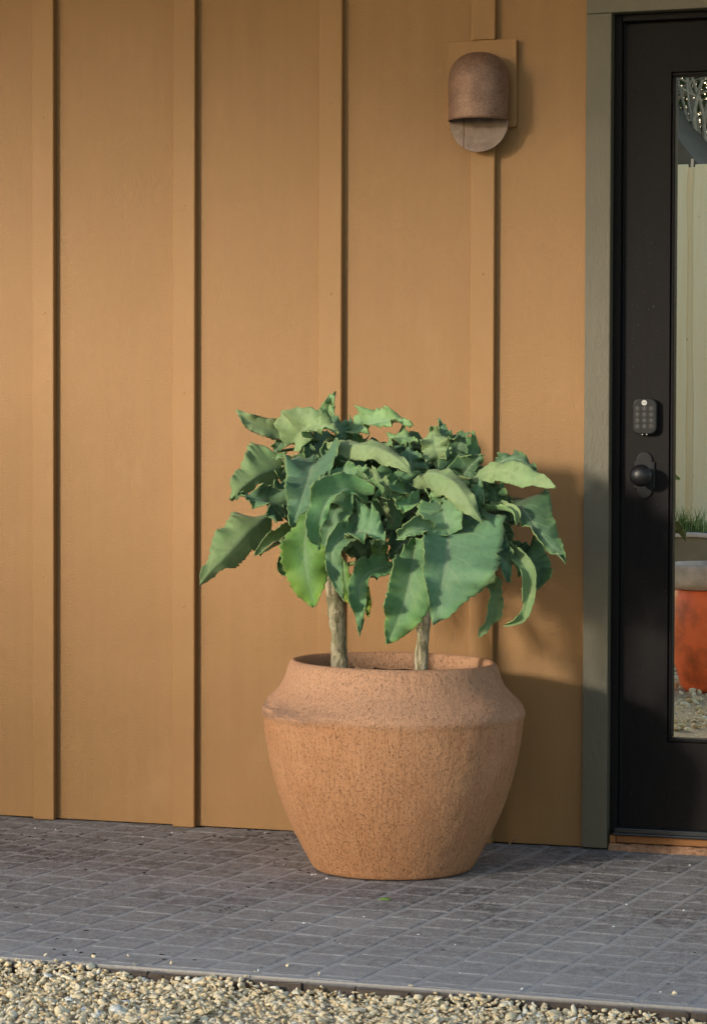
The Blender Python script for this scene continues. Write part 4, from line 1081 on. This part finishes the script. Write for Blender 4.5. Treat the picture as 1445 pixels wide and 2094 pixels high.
# raised bed below the fence
BY = -5.9
bt = mir(1400, 1092, BY).z
bed = empty('raised_bed', (fa.x+.2, BY, 0)); tag(bed, 'tan rendered raised bed below the cedar fence in the reflection', 'raised bed')
bx = mir(1400, 1092, BY).x
box('bed_wall', (bx-1.2, BY-.12, -.2), (bx+1.3, BY, bt-.02), M['planter'], bed, .004, 1)
box('coping', (bx-1.22, BY-.14, bt-.0195), (bx+1.32, BY+.015, bt), M['whitewash'], bed, .004, 1)
box('bed_soil', (bx-1.2, FY-.10, -.2), (bx+1.3, BY-.1205, bt-.06), M['soil'], bed)
# grass tuft
rg = random.Random(4); VV, FF = [], []
gc = mir(1385, 1090, BY-.35)
for i in range(520):
    x = gc.x + rg.gauss(-.05, .13); y = BY-.35+rg.gauss(0, .07); a = rg.uniform(0, 6.28); h = rg.uniform(.10, .21); wd = .003
    P = [Vector((x, y, bt-.07)), Vector((x+math.cos(a)*.02, y+math.sin(a)*.02, bt-.07+h*.6)), Vector((x+math.cos(a)*.07, y+math.sin(a)*.07, bt-.07+h))]
    d = Vector((-math.sin(a), math.cos(a), 0))*wd; b0 = len(VV)
    VV += [tuple(P[0]-d), tuple(P[0]+d), tuple(P[1]+d*.8), tuple(P[1]-d*.8), tuple(P[2])]
    FF += [(b0, b0+1, b0+2, b0+3), (b0+3, b0+2, b0+4)]
me = bpy.data.meshes.new('grass_tuft'); me.from_pydata(VV, [], FF); o = link('grass_tuft', me, M['grass']); tag(o, 'bright green grass tuft in the raised bed seen in the glass', 'grass', kind='stuff')
# blue bowl on the bed
bb = mir(1438, 1078, BY-.2)
vs, fs = lathe([(0, 0), (.06, 0), (.10, .02), (.125, .055), (.118, .056), (.09, .025), (0, .018)], 32, bb.x+.03, BY-.22)
me = bpy.data.meshes.new('bowl'); me.from_pydata([(x, y, z+bt-.058) for x, y, z in vs], [], fs)
for p in me.polygons: p.use_smooth = True
o = link('bowl', me, M['blue']); tag(o, 'low blue glazed bowl at the edge of the raised bed reflection', 'bowl')
# orange jar
OY = -4.35
jt = mir(1440, 1152, OY); jb = mir(1440, 1355, OY)
jar = empty('garden_jar', (jt.x+.02, OY, jb.z)); tag(jar, 'orange glazed garden jar with a limewashed rim reflected in the glass', 'jar')
jc = (jt.x+.03, OY-.0); hj = jt.z-GZ
prj = [(0, 0), (.11, 0), (.128, .02), (.155, .10*hj/.45), (.172, .5*hj), (.165, .72*hj), (.148, .795*hj)]
vs, fs = lathe(prj, 48, *jc); me = bpy.data.meshes.new('jar_body'); me.from_pydata([(x, y, z+GZ) for x, y, z in vs], [], fs)
for p in me.polygons: p.use_smooth = True
link('jar_body', me, M['orange'], jar)
prr = [(.146, .80*hj), (.175, .815*hj), (.196, .86*hj), (.204, .97*hj), (.200, hj), (.188, .995*hj), (.18, .93*hj), (.16, .86*hj), (.02, .85*hj)]
vs, fs = lathe(prr, 48, *jc); me = bpy.data.meshes.new('jar_rim'); me.from_pydata([(x, y, z+GZ) for x, y, z in vs], [], fs)
for p in me.polygons: p.use_smooth = True
link('jar_rim', me, M['whitewash'], jar)
# shed with a sloping roof behind the fence
SY = -9.2
sa = mir(1371, 250, SY); sb = mir(1432, 330, SY)
shed = empty('shed', (sa.x, SY, 0)); tag(shed, 'brown shed with a sloping sheet roof above the reflected fence', 'shed')
sl = (sb.z-sa.z)/(sb.x-sa.x)
xA, xB = sa.x-1.3, sb.x+.25
zA, zB = sa.z+sl*(xA-sa.x), sa.z+sl*(xB-sa.x)
prism('shed_wall', [(xA, GZ), (xB-.05, GZ), (xB-.05, zB-.26), (xA, zA-.26)], SY-.02, SY-1.6, M['shed_wall'], shed)
prism('shed_roof', [(xA-.1, zA-.24), (xB, zB-.24), (xB, zB), (xA-.1, zA)], SY+.16, SY-1.7, M['shed_roof'], shed)
nb = 16
for i in range(nb):
    x = xA + (xB-xA)*(i+.5)/nb; z = zA+(zB-zA)*(i+.5)/nb
    box('roof_rib', (x-.008, SY+.161, z-.22), (x+.008, SY+.172, z-.03), M['whitewash'], shed)
# tree
TYY = -10.9
ta = mir(1432, 330, TYY)
tree = empty('tree', (ta.x+.3, TYY, GZ)); tag(tree, 'pale branched bare tree with a green crown behind the reflected shed', 'tree')
rt = random.Random(8)
base = Vector((ta.x+.12, TYY, GZ)); fork = Vector((ta.x+.02, TYY, ta.z-.10))
tube('trunk', catmull([base, base.lerp(fork, .5)+Vector((.04, 0, 0)), fork], 12), [.075-.025*i/12 for i in range(13)], M['bark'], tree, 10, .15)
for i in range(11):
    top = fork + Vector((rt.uniform(-.55, .28), rt.uniform(-.4, .3), rt.uniform(.55, 1.5)))
    mid = fork.lerp(top, .45) + Vector((rt.uniform(-.12, .12), rt.uniform(-.1, .1), rt.uniform(-.1, .05)))
    Q = catmull([fork + Vector((0, 0, rt.uniform(-.2, .1))), mid, top], 10)
    tube('branch', Q, [.020*(1-.75*k/10) for k in range(11)], M['bark'], tree, 6)
    for j in range(2):
        s = Q[rt.randint(3, 8)]
        tube('branch', catmull([s, s+Vector((rt.uniform(-.2, .2), rt.uniform(-.1, .1), rt.uniform(.0, .15))), s+Vector((rt.uniform(-.35, .35), rt.uniform(-.2, .2), rt.uniform(.1, .4)))], 6), [.009*(1-.7*k/6) for k in range(7)], M['bark'], tree, 5)
VV, FF = [], []
cl = [fork + Vector((rt.uniform(-1.6, .9), rt.uniform(-1.6, -.35), rt.uniform(-.3, 1.9))) for _ in range(150)]
for i in range(26000):
    c = rt.choice(cl); p = c + Vector((rt.gauss(0, .15), rt.gauss(0, .15), rt.gauss(0, .13)))
    d1 = Vector((rt.gauss(0, 1), rt.gauss(0, 1), rt.gauss(0, 1))).normalized()*rt.uniform(.02, .04); d2 = d1.orthogonal().normalized()*rt.uniform(.010, .02); b0 = len(VV)
    VV += [tuple(p-d1), tuple(p+d2), tuple(p+d1), tuple(p-d2)]; FF.append((b0, b0+1, b0+2, b0+3))
me = bpy.data.meshes.new('crown'); me.from_pydata(VV, [], FF); link('crown', me, M['foliage'], tree)

# ------------------------------------------------------------------ added out-of-view tree and shrubs that cut the sun on the wall
DS = 13.0
sx, sy = -math.sin(RAD(SUN_AZ))*DS, -math.cos(RAD(SUN_AZ))*DS
cxs = 1.0 + sx; cys = sy; rise = DS*math.tan(RAD(SUN_EL))
across = Vector((math.cos(RAD(SUN_AZ)), -math.sin(RAD(SUN_AZ)), 0)); away = Vector((-math.sin(RAD(SUN_AZ)), -math.cos(RAD(SUN_AZ)), 0))
def leaf_mass(name, n, fn, size, mat, parent, seed):
    rng = np.random.default_rng(seed); P = np.array([fn(rng) for _ in range(n)])
    d1 = rng.normal(size=(n, 3)); d1 /= np.linalg.norm(d1, axis=1)[:, None]; d2 = np.cross(d1, rng.normal(size=(n, 3))); d2 /= np.linalg.norm(d2, axis=1)[:, None]
    sc = size*rng.uniform(.6, 1.3, size=(n, 1))
    V = np.stack([P-d1*sc, P+d2*sc*.6, P+d1*sc, P-d2*sc*.6], 1).reshape(-1, 3)
    F = np.arange(n*4).reshape(-1, 4)
    me = bpy.data.meshes.new(name); me.from_pydata(V.tolist(), [], F.tolist()); return link(name, me, mat, parent)
shade = empty('tree', (cxs, cys, 0)); tag(shade, 'tall unseen tree added to shade the top of the wall', 'tree')
CB = 2.00 + rise  # crown of the added tree hangs where it darkens the wall's top
tube('trunk', [Vector((cxs-5.5, cys+1, GZ)), Vector((cxs-5.2, cys+.8, CB*.5)), Vector((cxs-4.6, cys+.4, CB+.8)), Vector((cxs-3.8, cys, CB+2.5))], [.32, .26, .22, .12], M['bark'], shade, 14, .1)
def shade_crown_pt(rng):
    a = rng.uniform(-6, 4.5); z = CB + .12*rng.normal() + 4.6*rng.random()**1.2
    p = Vector((cxs, cys, z)) + across*a + away*rng.uniform(0, 1.6); return p[:]
leaf_mass('crown', 9000, shade_crown_pt, .22, M['foliage'], shade, 41)
shade_shrubs = empty('added_shrub_row', (cxs, cys, GZ)); tag(shade_shrubs, 'loose row of unseen thin shrubs added to dim the foot of the wall', 'shrubs')  # unseen shrubs added to dim the low sun at the wall's foot
def shade_shrub_pt(rng):
    z = rng.uniform(GZ, rise+.15) if rng.random() < .80 else rise + .15 + .7*rng.random()**1.6
    p = Vector((cxs, cys, z)) + across*rng.uniform(-6, 4.5) + away*rng.uniform(0, 1.2); return p[:]
leaf_mass('foliage', 1320, shade_shrub_pt, .20, M['foliage'], shade_shrubs, 42)
for i in range(9):
    p = Vector((cxs, cys, GZ)) + across*(-5.6+1.2*i) + away*.5
    tube('stem', [p, p+Vector((.05, 0, rise*.5)), p+Vector((-.06, .05, rise*.95))], [.03, .022, .010], M['bark'], shade_shrubs, 6)
